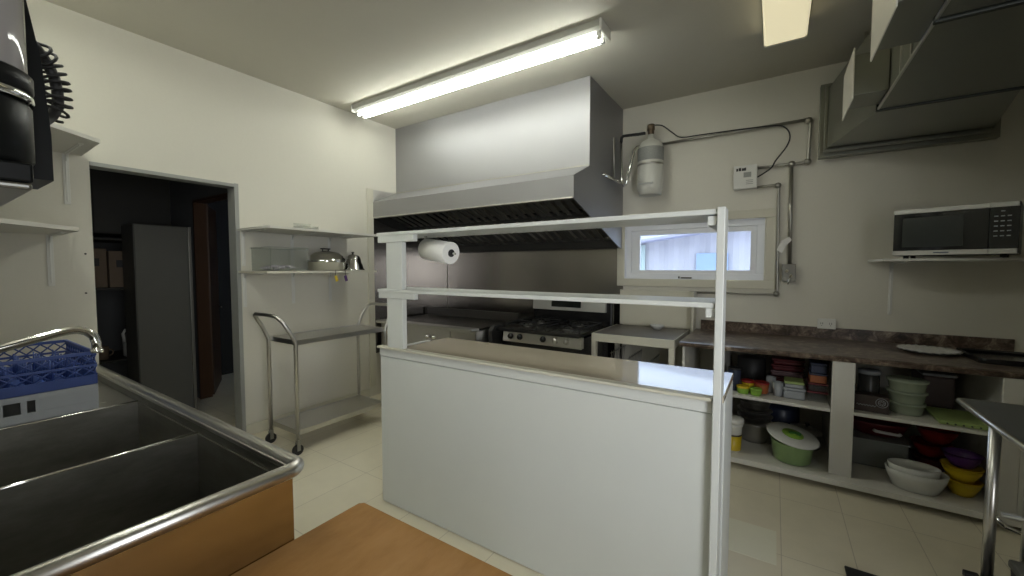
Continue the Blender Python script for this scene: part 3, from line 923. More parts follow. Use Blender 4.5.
# ------------------------------------------------------------------ small white table beside the range
st = thing('side_table', (-1.05, 3.9, 0), 'small white frame table with a grey top between range and brown counter', 'table')
MB().box(-1.41, -.70, 3.565, 4.26, .882, .898, .002).build('table_top', mat('grey_brown_top', (.12, .105, .09), .4, noise=.1), st)
MB().box(-1.42, -.69, 3.545, 3.563, .825, .898, .002).box(-1.42, -1.412, 3.565, 4.26, .825, .898).box(-.698, -.69, 3.565, 4.26, .825, .898).build('apron', M['cream'], st)
for x in (-1.42, -.735):
    for y in (3.545, 4.20):
        MB().box(x, x + .045, y, y + .045, 0, .824 if y > 4 else .8245, .003).build('leg', M['cream'], st)
MB().box(-1.37, -.74, 3.58, 4.2, .35, .365, .002).build('shelf', M['cream'], st)
MB().box(-1.40, -.66, 4.30, 4.318, .90, 1.27, .002).box(-.66, -.64, 4.16, 4.318, .90, 1.27, .002).build('back_board', M['cream'], st)
bw = thing('bowl', (-.96, 4.1, .899), 'small cream bowl on the grey-topped side table', 'bowl')
MB().lathe(shell([(0, 0), (.03, 0), (.034, .004), (.062, .03), (.068, .045)], .003), (-.96, 4.1, .899), 32).build('bowl', M['white2'], bw)
# wire racks under it
for i in range(3):
    wr_ = MB()
    z0 = .366
    lx = -1.30 + i * .17
    for k in range(9):
        yy = 3.68 + k * .05
        wr_.tube([(lx, yy, z0 + .005), (lx + .03, yy, z0 + .36 - .03 * i)], .003, 6)
    for zz in (z0 + .005, z0 + .18, z0 + .34 - .03 * i):
        wr_.tube([(lx + .03 * (zz - z0) / .36, 3.66, zz), (lx + .03 * (zz - z0) / .36, 4.10, zz)], .004, 6)
    wr_.build('wire_rack', M['steeld'], None, ['wire rack nearest the range under the side table', 'middle wire rack under the side table', 'wire rack nearest the brown counter under the side table'][i], 'rack', 'wire racks under the side table')

# ------------------------------------------------------------------ brown counter with shelves
kc = thing('base_cabinet', (.4, 3.9, 0), 'white open-shelved base unit under the brown counter', 'cabinet')
MB().box(-.335, 1.42, 3.385, YB - .002, .05, .088, .003).build('bottom_shelf', M['shelfw'], kc)
MB().box(-.30, .343, 3.48, YB - .002, .515, .537, .002).build('middle_shelf', M['shelfw'], kc)
MB().box(.467, 1.12, 3.48, YB - .002, .515, .537, .002).build('middle_shelf', M['shelfw'], kc)
for x0, x1 in ((.344, .466), (1.121, 1.20)):
    MB().box(x0, x1, 3.475, 3.497, .0885, .868, .003).box(x0 + .03, x1 - .03, 3.497, YB - .002, .0885, .868).build('divider_panel', M['shelfw'], kc)
for x in (-.62, -.345):
    MB().box(x, x + .018, 3.52, YB - .002, .0 if x < -.5 else .0885, .868, .002).build('side_panel', M['shelfw'], kc)
MB().box(1.201, 1.42, 3.475, 3.497, .0885, .868, .002).build('side_panel', M['shelfw'], kc)
MB().box(-.3, 1.40, 3.62, 3.64, .0, .049).build('kick_board', M['dbrown'], kc)
kt = thing('countertop', (.4, 3.9, .87), 'brown mottled laminate countertop with backsplash along the back wall', 'countertop')
MB().prism([(3.475, .870), (3.470, .885), (3.478, .900), (3.50, .905), (YB - .022, .905), (YB - .022, .870)], 'x', -.64, 1.45).build('worktop', M['counter'], kt)
MB().box(-.60, 1.44, YB - .022, YB - .002, .871, .995, .003).build('backsplash', M['counter'], kt)

def pos(o, **k):
    return o
# on the counter
fp = thing('foil_plate', (.86, 4.02, .906), 'round silver foil platter with a crimped edge on the brown counter', 'platter')
mb = MB()
prof = [(0, .004), (.11, .004), (.12, .008), (.15, .024), (.165, .022), (.163, .018), (.148, .020), (.119, .003), (.11, .0), (0, 0)]
mb.lathe(prof, (.925, 3.99, .906), 64)
for v in mb.bm.verts:
    r = math.hypot(v.co.x - .925, v.co.y - 3.99)
    if r > .144:
        a = math.atan2(v.co.y - 3.99, v.co.x - .925)
        v.co.z += .004 * math.sin(a * 22)
mb.build('plate', mat('foil', (.75, .75, .73), .3, 0.35, noise=.15, bump=.4, nscale=60), fp)
dt = thing('serving_tray', (1.28, 3.95, .906), 'dark round-cornered tray at the right end of the brown counter', 'tray')
MB().box(1.09, 1.44, 3.70, 4.12, .907, .915, .03, seg=3).build('tray', M['black'], dt)
mb = MB(); frame(mb, 0, 1, 0, 1, 0, 1, .1)
mb.bm.clear()
mb.tube([(1.10, 3.71, .925), (1.43, 3.71, .925), (1.43, 4.11, .925), (1.10, 4.11, .925), (1.10, 3.71, .925)], .010, 8)
mb.build('rim', M['black'], dt)

# in the cabinet -------------------------------------------------
ZM, ZBt = .538, .0885
def single(mb, name, m, label, cat, group=None):
    return mb.build(name, m, None, label, cat, group)

def tub(x, y, z, r, h, m, lidm, label, name='food_container', lidlabel=None, sy=1.0, rt=None):
    rt = rt or r * 1.1
    t = thing(name, (x, y, z), label, 'container')
    MB().lathe([(0, 0), (r * .92, 0), (r, .006), (rt, h - .012), (rt, h - .01), (0, h - .01)], (x, y, z + .0005), 32, 1, sy).build('container', m, t)
    MB().lathe([(rt * .9, 0), (rt * 1.05, 0), (rt * 1.06, .01), (rt * 1.0, .016), (rt * .8, .012), (0, .012)], (x, y, z + h - .008), 32, 1, sy).build('lid', lidm, t)
    return t
# left bay, middle shelf
tub(-.25, 3.63, ZM, .042, .17, M['navy'], M['blackm'], 'dark jar with a black lid at the left end of the middle shelf', 'storage_jar')
st1 = MB().lathe([(0, 0), (.10, 0), (.105, .01), (.105, .20), (.095, .205), (0, .205)], (-.15, 4.02, ZM + .001), 32)
single(st1, 'stock_pot', M['blackm'], 'dark stock pot at the back of the middle shelf behind the red tubs', 'pot')
tub(-.185, 3.56, ZM, .038, .05, M['limegr'], M['yellow'], 'small lime tub with yellow lid on the middle shelf')
tub(-.10, 3.555, ZM, .036, .045, M['limegr'], M['limegr'], 'small all-green tub in front on the middle shelf')
tub(-.158, 3.66, ZM, .040, .075, M['yellow'], M['red'], 'yellow tub with a red lid behind the small lime tub')
tub(-.065, 3.645, ZM, .045, .078, M['orange'], M['red'], 'orange tub with a red lid on the middle shelf')
for i, (x, y, hh) in enumerate(((-.005, 3.70, .12), (.042, 3.62, .105))):
    c = MB().lathe(shell([(0, 0), (.024, 0), (.027, .004), (.034, hh)], .002), (x, y, ZM + .001), 24)
    single(c, 'tumbler', M['gplast'], ['taller grey tumbler, behind, right of the red-lidded tubs', 'shorter grey tumbler, in front, beside the lime-lidded box'][i], 'cup', 'grey tumblers on the middle shelf')
def rbox(mb, x0, x1, y0, y1, z0, z1, b=.012):
    return mb.box(x0, x1, y0, y1, z0, z1, b)
fb = thing('food_container', (.13, 3.66, ZM), 'grey box with a lime green lid on the middle shelf', 'container')
rbox(MB(), .075, .205, 3.58, 3.75, ZM + .001, ZM + .062).build('container', M['gplast'], fb)
rbox(MB(), .07, .21, 3.575, 3.755, ZM + .063, ZM + .082, .006).build('lid', M['gplast'], fb)
fb = thing('food_container', (.13, 3.66, ZM + .083), 'small lime-topped box stacked on the grey box', 'container')
rbox(MB(), .082, .195, 3.59, 3.74, ZM + .083, ZM + .108, .006).build('container', M['gplast'], fb)
rbox(MB(), .078, .199, 3.585, 3.745, ZM + .109, ZM + .128, .006).build('lid', M['lime2'], fb)
for k in range(5):
    z = ZM + .001 + k * .048
    mb = MB().box(-.01 + k * .004, .205, 3.86, 4.20, z, z + .03, .01).box(-.02 + k * .004, .215, 3.85, 4.21, z + .031, z + .044, .005)
    single(mb, 'baking_dish', M['maroon'] if k != 2 else mat('mauve_plastic', (.20, .12, .13), .4), '%s lidded maroon dish in the stack at the back of the middle shelf' % ['bottom', 'second', 'middle pinkish', 'fourth', 'topmost'][k], 'dish', 'stacked lidded dishes')
z = ZM + .001
for k, (mm, lb, hh, c2) in enumerate((('clear', 'clear bottom box in the right-hand stack of the left bay', .06, 'maroon'), ('clear', 'clear maroon-lidded box, second in the right-hand stack', .045, 'maroon'), ('orange', 'orange box with a navy lid near the top of the right-hand stack', .055, 'navy'), ('navy', 'dark navy box on top of the right-hand stack', .06, 'navy'))):
    fb = thing('food_container', (.27, 3.68, z), lb, 'container')
    rbox(MB(), .222 + k * .004, .335 - k * .003, 3.60, 3.78, z, z + hh, .008).build('container', M[mm], fb)
    rbox(MB(), .218 + k * .004, .339 - k * .003, 3.595, 3.785, z + hh + .0005, z + hh + .014, .005).build('lid', M[c2], fb)
    z += hh + .0155
# left bay, bottom shelf
wb_ = thing('bucket', (-.225, 3.52, ZBt), 'small white tub with a yellow label at the left end of the bottom shelf', 'tub')
MB().lathe([(0, 0), (.052, 0), (.056, .004), (.064, .19), (.070, .195), (.070, .215), (0, .215)], (-.245, 3.54, ZBt + .0005), 36).build('tub', M['plug'], wb_)
MB().lathe([(.0580, 0), (.0638, .125), (.063, .125), (.0572, 0)], (-.245, 3.54, ZBt + .008), 36).build('label', M['yellow'], wb_, label='yellow label with dark print')
MB().lathe([(.0640, 0), (.0646, .012), (.0642, .012), (.0636, 0)], (-.245, 3.54, ZBt + .121), 36).build('print_band', M['ink'], wb_)
MB().lathe([(0, .035), (.066, .035), (.074, .03), (.075, 0), (.072, 0), (.071, .026), (0, .03)], (-.245, 3.54, ZBt + .2165), 36).build('lid', M['plug'], wb_)
zz = ZBt + .0005
for k, (r, hh) in enumerate(((.125, .155), (.122, .05), (.118, .045), (.108, .07))):
    pr_ = [(0, 0), (r * .7, 0), (r * .9, hh * .35), (r, hh * .95), (r + .008, hh)]
    b_ = MB().lathe(shell(pr_, .002), (-.11, 3.84, zz), 40)
    single(b_, 'steel_bowl', M['steel'], ['deep steel bowl at the bottom of the stack on the bottom shelf', 'second steel bowl of the stack on the bottom shelf', 'third steel bowl of the stack on the bottom shelf', 'topmost steel bowl of the stack on the bottom shelf'][k], 'bowl', 'stacked steel bowls')
    zz += hh + .002
ss = thing('salad_spinner', (.15, 3.56, ZBt), 'round green salad spinner with a tilted white lid on the bottom shelf', 'salad spinner')
cx_, cy_ = .137, 3.575
MB().lathe(shell([(0, 0), (.10, 0), (.115, .01), (.132, .14), (.135, .148)], .003), (cx_, cy_, ZBt + .0005), 44).build('bowl', M['green'], ss, label='translucent green bowl')
T = Matrix.Translation((cx_, cy_, ZBt + .178)) @ Matrix.Rotation(math.radians(10), 4, 'Y') @ Matrix.Rotation(math.radians(8), 4, 'X')
MB().lathe([(0, 0), (.163, 0), (.166, .006), (.160, .012), (.075, .016), (0, .016)], (0, 0, 0), 48, T=T).build('lid', M['white2'], ss)
MB().lathe([(0, .0), (.068, 0), (.066, .006), (.0, .010)], (0, 0, .0165), 32, T=T).build('button_disc', M['limegr'], ss, label='lime green centre disc')
MB().box(-.03, .03, -.012, .012, .024, .034, .005, T @ Matrix.Rotation(.5, 4, 'Z')).cyl((.035, .0, .022), .014, .018, 'z', 16, T).build('crank', mat('dark_green', (.05, .2, .04), .4), ss)
pn = thing('saucepan', (.27, 3.93, ZBt), 'steel saucepan with its lid askew behind the salad spinner', 'pan')
MB().lathe(shell([(0, 0), (.095, 0), (.10, .006), (.102, .11), (.107, .114)], .003), (.236, 3.93, ZBt + .0005), 36).build('pan', M['steeld'], pn)
T = Matrix.Translation((.236, 3.90, ZBt + .135)) @ Matrix.Rotation(math.radians(9), 4, 'Y')
MB().lathe([(0, .03), (.06, .026), (.10, .01), (.108, .004), (.108, 0), (.1, .0), (0, .02)], (0, 0, 0), 36, T=T).build('lid', M['steel'], pn)
MB().lathe([(0, 0), (.008, 0), (.008, .01), (.016, .016), (.014, .026), (0, .028)], (0, 0, .03), 16, T=T).build('knob', M['blackm'], pn)
kp = MB().lathe([(0, 0), (.13, 0), (.135, .01), (.135, .22), (.128, .23), (.03, .25), (0, .25)], (.07, 4.16, ZBt + .001), 36)
single(kp, 'stock_pot', M['navy'], 'tall dark pot at the back of the bottom shelf behind the salad spinner', 'pot')
# right bay, middle shelf
jr = thing('canister', (.56, 3.72, ZM), 'tall dark glass canister with a pale lid left of the clear tubs', 'canister')
MB().lathe([(0, 0), (.055, 0), (.058, .005), (.058, .215), (.052, .22), (0, .22)], (.575, 3.74, ZM + .001), 32).build('canister', mat('dark_glass', (.045, .045, .042), .25), jr)
MB().lathe([(0, .028), (.058, .028), (.063, .024), (.063, 0), (.0, 0)], (.575, 3.74, ZM + .2215), 32).build('lid', M['gplast'], jr)
cb = thing('carton', (.56, 3.56, ZM), 'dark brown carton with a pale round emblem and script in front of the canister', 'box')
T = Rz(-.12, (.56, 3.58, 0))
MB().box(.478, .655, 3.54, 3.64, ZM + .001, ZM + .11, .002, T).build('carton', M['brownbox'], cb)
em = MB()
for r in (.030, .018):
    em.tube([(.618 + r * math.cos(a * PI / 12), 3.538, ZM + .072 + r * math.sin(a * PI / 12)) for a in range(25)], .0018, 6, T=T)
for a in range(8):
    em.tube([(.618 + .006 * math.cos(a * PI / 4), 3.538, ZM + .072 + .006 * math.sin(a * PI / 4)), (.618 + .017 * math.cos(a * PI / 4 + .3), 3.538, ZM + .072 + .017 * math.sin(a * PI / 4 + .3))], .0016, 6, T=T)
em.build('emblem', M['gplast'], cb, label='pale round emblem')
sc_ = MB()
sc_.tube([(.492 + i * .0034, 3.538, ZM + .045 + .006 * math.sin(i * 1.35) * (1.4 if i % 7 == 0 else .8)) for i in range(30)], .0016, 6, T=T)
sc_.build('script', M['gplast'], cb, label='pale script line')
z = ZM + .001
for k, (r, hh) in enumerate(((.088, .075), (.094, .075), (.098, .075))):
    fb = thing('food_container', (.745, 3.66, z), ['bottom greenish clear round tub of three in a stack', 'middle greenish clear round tub of three in a stack', 'topmost greenish clear round tub of three, with a lid'][k], 'container', 'stacked round clear tubs')
    MB().lathe([(0, 0), (r * .85, 0), (r * .9, .005), (r, hh - .012), (r + .008, hh - .012), (r + .008, hh - .002), (0, hh - .003)], (.755, 3.66, z), 36).build('container', M['clearg'], fb)
    z += hh + .001
lt = thing('egg_tray', (.93, 3.60, ZM), 'flat lime green tray with dotted front lying on the right middle shelf', 'tray')
MB().box(.876, 1.09, 3.50, 3.80, ZM + .001, ZM + .022, .008).box(.87, 1.096, 3.495, 3.805, ZM + .022, ZM + .028, .003).build('tray', M['lime2'], lt)
mb = MB()
for k in range(5):
    mb.cyl((.91 + k * .035, 3.497, ZM + .012), .005, .004, 'y', 10)
mb.build('holes', M['ink'], lt)
fb = thing('food_container', (.99, 4.0, ZM), 'dull pinkish-grey box at the back right of the middle shelf', 'container')
rbox(MB(), .88, 1.04, 3.88, 4.18, ZM + .001, ZM + .22, .015).build('container', mat('pinkish_grey', (.12, .085, .085), .5), fb)
rbox(MB(), .875, 1.045, 3.875, 4.185, ZM + .221, ZM + .24, .006).build('lid', M['gplast'], fb)
# right bay, bottom shelf
bn = thing('storage_bin', (.66, 3.86, ZBt), 'smoky clear rectangular bin on the bottom shelf behind the white basins', 'bin')
mb = MB(); x0, x1, y0, y1, z0, z1 = .49, .80, 3.76, 4.12, ZBt + .001, ZBt + .185
for a in ((x0, x1, y0, y1, z0, z0 + .004), (x0, x0 + .004, y0, y1, z0, z1), (x1 - .004, x1, y0, y1, z0, z1), (x0, x1, y0, y0 + .004, z0, z1), (x0, x1, y1 - .004, y1, z0, z1)):
    mb.box(*a)
mb.build('bin', glassy('smoky_plastic', (.35, .37, .35), .6, .2), bn)
MB().box(x0 - .01, x1 + .01, y0 - .01, y1 + .01, z1 + .0005, z1 + .012, .005).build('lid', glassy('smoky_lid', (.4, .42, .40), .6, .2), bn)
mr_ = thing('roaster', (.68, 3.9, ZBt + .2), 'maroon oval roaster with a pale handle on top of the smoky bin', 'roaster')
MB().lathe(shell([(0, 0), (.11, 0), (.13, .01), (.165, .09), (.175, .10)], .004), (.66, 3.93, z1 + .0135), 40, 1.05, .75).build('pan', M['maroon'], mr_)
MB().tube([(.62, 3.785, z1 + .075), (.63, 3.768, z1 + .072), (.75, 3.768, z1 + .068), (.76, 3.785, z1 + .071)], .011, 10).build('handle', M['plug'], mr_)
for k, (r, sy_, cx2) in enumerate(((.150, .72, .787), (.126, .70, .775))):
    zb_ = ZBt + .0005 + (.028 if k else 0)
    pr_ = [(0, 0), (r * .62, 0), (r * .72, .006), (r * .93, .08), (r, .125 - .0 * k)]
    mb = MB().lathe(shell(pr_, .007), (cx2, 3.52, zb_), 48, 1, sy_)
    single(mb, 'basin', M['white2'], ['large white oval basin at the front of the bottom shelf', 'smaller pale oval basin nested inside the large white one'][k], 'basin', 'nested white basins')
sp_ = MB().lathe([(0, 0), (.020, 0), (.026, .008), (.02, .014), (0, .015)], (.77, 3.52, ZBt + .036), 24, 1.4, .8)
single(sp_, 'scoop', M['blackm'], 'small dark scoop lying in the smaller white basin', 'scoop')
def obowl(x, y, z, r, hh, m, lab, grp=None, sy=1.0):
    return single(MB().lathe(shell([(0, 0), (r * .5, 0), (r * .6, .006), (r * .9, hh * .65), (r, hh), (r + .006, hh)], .004), (x, y, z), 40, 1, sy), 'mixing_bowl', m, lab, 'bowl', grp)
obowl(1.015, 3.60, ZBt + .001, .085, .095, M['yellow'], 'lower yellow bowl at the right end of the bottom shelf')
obowl(1.010, 3.605, ZBt + .090, .093, .090, M['yellow'], 'upper yellow bowl, nested in the lower yellow one, under the purple bowl')
obowl(1.012, 3.61, ZBt + .175, .088, .080, M['purple'], 'purple bowl stacked on the yellow bowls')
obowl(.94, 3.90, ZBt + .001, .10, .11, M['maroon'], 'dark maroon bowl behind the yellow ones on the bottom shelf')
obowl(.94, 3.90, ZBt + .115, .105, .09, M['red'], 'deep red bowl resting on the maroon bowl')
obowl(.965, 3.90, ZBt + .21, .105, .10, M['red'], 'wide red bowl on top of the stack under the middle shelf')

# ------------------------------------------------------------------ stainless worktable on the right
rt_ = thing('prep_table', (1.1, 2.2, 0), 'stainless steel prep table with tube legs at the right edge', 'table')
TX0, TX1, TY0, TY1, TZ = .72, 1.85, 1.55, 2.69, .90
mb = MB()
mb.box(TX0 + .012, TX1, TY0, TY1 - .012, TZ - .006, TZ)
mb.build('table_top', mat('prep_steel', (.30, .32, .34), .38, .9, noise=.08), rt_)
MB().tube([(TX0 + .008, TY0, TZ - .011), (TX0 + .008, TY1 - .03, TZ - .011), (TX0 + .012, TY1 - .015, TZ - .011), (TX0 + .03, TY1 - .008, TZ - .011), (TX1, TY1 - .008, TZ - .011)], .0125, 12).build('rolled_edge', M['steel'], rt_)
for x in (.766, 1.78):
    for y in (1.62, 2.42):
        MB().cyl((x, y, 0.03), 0.0185, TZ - .04, 'z', 20).build('leg', M['steel'], rt_)
        MB().lathe([(0, 0), (.022, 0), (.026, .008), (.026, .022), (.018, .029), (0, .029)], (x, y, 0), 20).build('foot', M['blackm'], rt_)
MB().tube([(.795, 2.42, .50), (1.76, 2.415, .50)], .009, 10).build('cross_rail', M['steel'], rt_)
MB().tube([(.79, 2.46, .47), (.83, 2.49, .425), (.90, 2.50, .40), (1.2, 2.50, .40), (1.76, 2.43, .46)], .009, 10).build('curved_brace', M['chrome'], rt_)
MB().cyl((.868, 2.44, .06), .010, .81, 'z', 12).build('support_rod', M['steel'], rt_)
MB().box(.70, .745, 2.405, 2.435, .20, .226, .004).build('clamp', M['blackm'], rt_)
bk = thing('waste_bin', (1.02, 2.3, 0), 'dark bin standing under the steel prep table at the right edge', 'bin')
MB().prism([(0.835, .002), (1.15, .002), (1.17, .31), (0.815, .31)], 'y', 2.15, 2.38).build('bin', M['blackm'], bk)
MB().box(.808, 1.177, 2.14, 2.39, .311, .345, .01).build('lid', M['dgrey'], bk)

mt = MB().box(.33, 1.0, 1.75, 2.555, .0005, .012, .004)
single(mt, 'floor_mat', M['blackm'], 'black rubber mat on the floor at the bottom right', 'mat')
struct(MB().box(-.268, .045, 2.383, 2.698, .0002, .0012), 'trim_5', M['tile'])

# ------------------------------------------------------------------ microwave and its shelf
ms = thing('wall_shelf', (1.2, 4.1, 1.55), 'white shelf on the back wall carrying the microwave', 'shelf')
MB().box(.63, 2.0, 3.80, YB - .002, 1.548, 1.566, .002).build('board', M['shelfw'], ms)
for x in (.775, 1.75):
    mb = MB()
    mb.box(x - .012, x + .012, YB - .007, YB - .002, 1.13, 1.547, .001).box(x - .012, x + .012, 3.95, YB - .007, 1.542, 1.547, .001)
    mb.box(x - .004, x + .004, YB - .013, YB - .007, 1.15, 1.541).box(x - .004, x + .004, 3.97, YB - .013, 1.534, 1.5415)
    mb.prism([(YB - .013, 1.47), (YB - .013, 1.534), (YB - .07, 1.534)], 'x', x - .003, x + .003)
    mb.build('bracket', M['plug'], ms)
mw = thing('microwave', (1.0, 3.9, 1.567), 'silver-framed black microwave angled on the white wall shelf', 'microwave')
T = Rz(math.radians(-20), (.69, 3.86, 0))
MX0, MX1, MYf, MZ0, MZ1 = .69, 1.245, 3.86, 1.588, 1.902
MB().box(MX0 + .004, MX1 + .0, MYf + .03, MYf + .36, MZ0, MZ1, .004, T).build('body', mat('dark_grey_case', (.10, .105, .11), .45, .4), mw)
MB().box(MX0, MX0 + .435, MYf, MYf + .029, MZ0 + .032, MZ1 - .030, .002, T).build('door', M['mglass'], mw)
MB().box(MX0 + .045, MX0 + .33, MYf - .0015, MYf, MZ0 + .055, MZ1 - .06, 0, T).build('door_window', mat('door_mesh', (.03, .036, .034), .15, noise=.1), mw)
MB().box(MX0 + .437, MX1, MYf, MYf + .029, MZ0 + .032, MZ1 - .030, .002, T).build('control_panel', M['mglass'], mw)
for (a, b, nm) in ((MX0, MX0 + .4355, 'door_trim'), (MX0 + .437, MX1 - .006, 'panel_trim')):
    mt_ = mat('silver_trim_' + nm, (.52, .52, .49), .35, .3)
    MB().box(a, b, MYf - .002, MYf + .029, MZ1 - .0295, MZ1 - .001, .002, T).build(nm, mt_, mw)
    MB().box(a, b, MYf - .002, MYf + .029, MZ0, MZ0 + .0315, .002, T).build(nm, mt_, mw)
MB().box(MX0 + .20, MX0 + .27, MYf - .0035, MYf - .002, MZ0 + .012, MZ0 + .019, 0, T).build('badge', mat('badge_blue', (.08, .09, .16), .4), mw)
mb = MB()
for r in range(6):
    for c in range(3):
        if r == 0 and c != 1:
            continue
        x = MX0 + .462 + c * .026
        z = MZ1 - .055 - r * .030
        mb.box(x - .008, x + .008, MYf - .002, MYf - .0005, z - .003, z + .003, 0, T)
mb.build('buttons', M['gplast'], mw)
for x in (MX0 + .06, MX1 - .06):
    for y in (MYf + .06, MYf + .30):
        MB().cyl((x, y, 1.5665), .014, .0215, 'z', 12, T).build('foot', M['blackm'], mw)
pc = MB().tube([(.81, 4.30, 1.60), (.74, 4.33, 1.59), (.72, 4.345, 1.54), (.735, 4.348, 1.45), (.70, 4.348, 1.30), (.60, 4.348, 1.15), (.42, 4.345, 1.04)], .003, 6)

# ------------------------------------------------------------------ fire suppression gear on the back wall
tk = thing('suppression_tank', (-1.1, 4.2, 2.25), 'white fire suppression cylinder on the back wall right of the hood', 'cylinder')
tc_ = (-1.08, 4.22)
MB().lathe([(0, .03), (.098, .03), (.102, 0), (.108, 0), (.110, .035), (.120, .05), (.124, .06), (.124, .44), (.115, .49), (.085, .53), (.045, .55), (.03, .56), (.03, .60), (0, .60)], (tc_[0], tc_[1], 2.235), 44).build('tank', M['tank'], tk)
MB().lathe([(.1245, 0), (.1252, .002), (.1252, .128), (.1245, .13)], (tc_[0], tc_[1], 2.565), 44).build('label', M['label'], tk, label='grey instruction label')
MB().lathe([(.126, 0), (.1275, .003), (.1275, .018), (.126, .02)], (tc_[0], tc_[1], 2.520), 44).build('strap', M['pipe'], tk)
MB().box(tc_[0] - .08, tc_[0] + .06, tc_[1] - .1265, tc_[1] - .120, 2.325, 2.343, .001).build('nameplate', M['label'], tk)
MB().lathe([(0, 0), (.026, 0), (.030, .01), (.030, .03), (.024, .035), (.036, .04), (.036, .095), (.03, .10), (0, .10)], (tc_[0], tc_[1], 2.836), 24).build('valve', mat('brass_valve', (.16, .12, .08), .35, .8), tk)
MB().box(tc_[0] - .08, tc_[0] + .08, tc_[1] + .11, YB - .002, 2.35, 2.70, .004).build('wall_bracket', M['pipe'], tk)

def elbow(mb, p, r=.022):
    mb.lathe([(0, -r), (r * .7, -r * .7), (r, 0), (r * .7, r * .7), (0, r)], p, 16)
yc = 4.325
cp = thing('conduit_run', (.1, yc, 2.7), 'grey metal conduit from the white cylinder across the wall and down to a box', 'conduit')
mb = MB()
mb.tube([(-1.06, yc, 2.755), (.19, yc, 2.765)], .013, 10)
mb.build('pipe', M['pipe'], cp)
MB().tube([(.19, yc, 2.765), (.215, yc, 2.755), (.218, yc, 2.73), (.212, yc, 2.44), (.205, yc, 2.41), (.18, yc, 2.405), (-.158, yc, 2.405)], .013, 10).build('pipe', M['pipe'], cp)
for p in ((.205, yc, 2.755), (.208, yc, 2.41), (.095, yc, 2.405)):
    mb = MB()
    elbow(mb, p, .030)
    mb.build('fitting', M['pipe'], cp)
MB().tube([(.095, yc, 2.40), (.105, yc, 1.536)], .015, 10).build('pipe', M['pipe'], cp)
cp2 = thing('conduit_run', (.0, yc, 1.7), 'grey conduit running down beside the window and under it to the left', 'conduit')
MB().tube([(-.158, yc, 2.232), (-.02, yc, 2.238), (.0, yc, 2.23), (.008, yc, 2.20), (.018, yc, 1.30), (.012, yc, 1.275), (-.01, yc, 1.268), (-.71, yc, 1.262)], .011, 10).build('pipe', M['pipe'], cp2)
for p in ((.0, yc, 2.232), (.012, yc, 1.27)):
    mb = MB()
    elbow(mb, p, .027)
    mb.build('fitting', M['pipe'], cp2)
pb = thing('pull_station', (-.25, 4.32, 2.22), 'small white control box with dark emblem on the back wall above the window', 'control box')
MB().box(-.345, -.16, YB - .075, YB - .002, 2.225, 2.435, .004).build('box', M['plug'], pb)
mb = MB()
for i, (x, w_, hh) in enumerate(((-.325, .016, .03), (-.305, .02, .036), (-.280, .022, .030), (-.258, .012, .034))):
    mb.box(x, x + w_, YB - .077, YB - .0745, 2.385, 2.385 + hh * .8)
mb.build('emblem', M['ink'], pb)
mb = MB(); mb.box(-.265, -.205, YB - .077, YB - .0745, 2.325, 2.370).build('logo_plate', M['label'], pb)
mb = MB()
for k in range(3):
    mb.box(-.245, -.19, YB - .077, YB - .0745, 2.262 + k * .016, 2.267 + k * .016)
mb.build('small_print', M['label'], pb)
cbm = MB().tube(smooth([(-1.062, 4.22, 2.925), (-.98, 4.25, 2.915), (-.89, 4.28, 2.84), (-.81, 4.302, 2.785), (-.64, 4.302, 2.778), (-.305, 4.302, 2.768), (-.036, 4.302, 2.752), (.045, 4.302, 2.716), (.076, 4.302, 2.643), (.055, 4.302, 2.56), (-.02, 4.30, 2.45), (-.06, 4.29, 2.38), (-.158, 4.31, 2.32)]), .006, 8)
single(cbm, 'cable', M['blackm'], 'thin dark cable from the cylinder valve along the conduit to the control box', 'cable')
ep = thing('switch_box', (.1, 4.3, 1.45), 'metal switch box with a lever at the foot of the right-hand conduit', 'switch box')
MB().box(.050, .150, YB - .075, YB - .002, 1.385, 1.535, .004).build('box', mat('dull_box_metal', (.24, .235, .21), .5, .5, noise=.15), ep)
mb = MB(); mb.cyl((.085, YB - .09, 1.475), .014, .015, 'y', 14).cyl((.115, YB - .09, 1.435), .012, .015, 'y', 14).tube([(.115, YB - .085, 1.435), (.10, YB - .10, 1.39), (.095, YB - .10, 1.36)], .006, 8)
mb.build('lever', M['chrome'], ep)
mb = MB().prism([(.005, 1.66), (.045, 1.635), (.075, 1.70), (.115, 1.745), (.095, 1.775), (.06, 1.755), (.035, 1.74)], 'y', YB - .064, YB - .060)
single(mb, 'paper_tag', M['paper'], 'white paper tag hanging on the conduits right of the window', 'tag')
# hood pipes
hp1 = thing('suppression_pipe', (-1.35, 4.2, 2.5), 'bent chrome pipe loop between hood side and white cylinder', 'pipe')
MB().tube([(-1.13, 4.2, 2.855), (-1.20, 4.2, 2.855), (-1.355, 4.2, 2.865), (-1.372, 4.2, 2.85), (-1.375, 4.2, 2.80)], .015, 10).build('hose', M['iron'], hp1, label='black upper hose')
MB().tube([(-1.375, 4.2, 2.80), (-1.365, 4.2, 2.38), (-1.35, 4.2, 2.355), (-1.325, 4.2, 2.36), (-1.31, 4.2, 2.40), (-1.25, 4.22, 2.70), (-1.225, 4.24, 2.74), (-1.18, 4.26, 2.75), (-1.06, 4.325, 2.752)], .015, 12).build('pipe', M['chrome'], hp1)
MB().tube([(-1.398, 3.72, 2.385), (-1.38, 3.74, 2.385), (-1.37, 3.80, 2.380), (-1.365, 4.17, 2.375)], .015, 10).build('pipe', M['chrome'], hp1)
MB().tube([(-1.398, 4.02, 2.80), (-1.39, 4.02, 2.80), (-1.388, 4.02, 2.40)], .013, 10).build('conduit', M['pipe'], hp1)
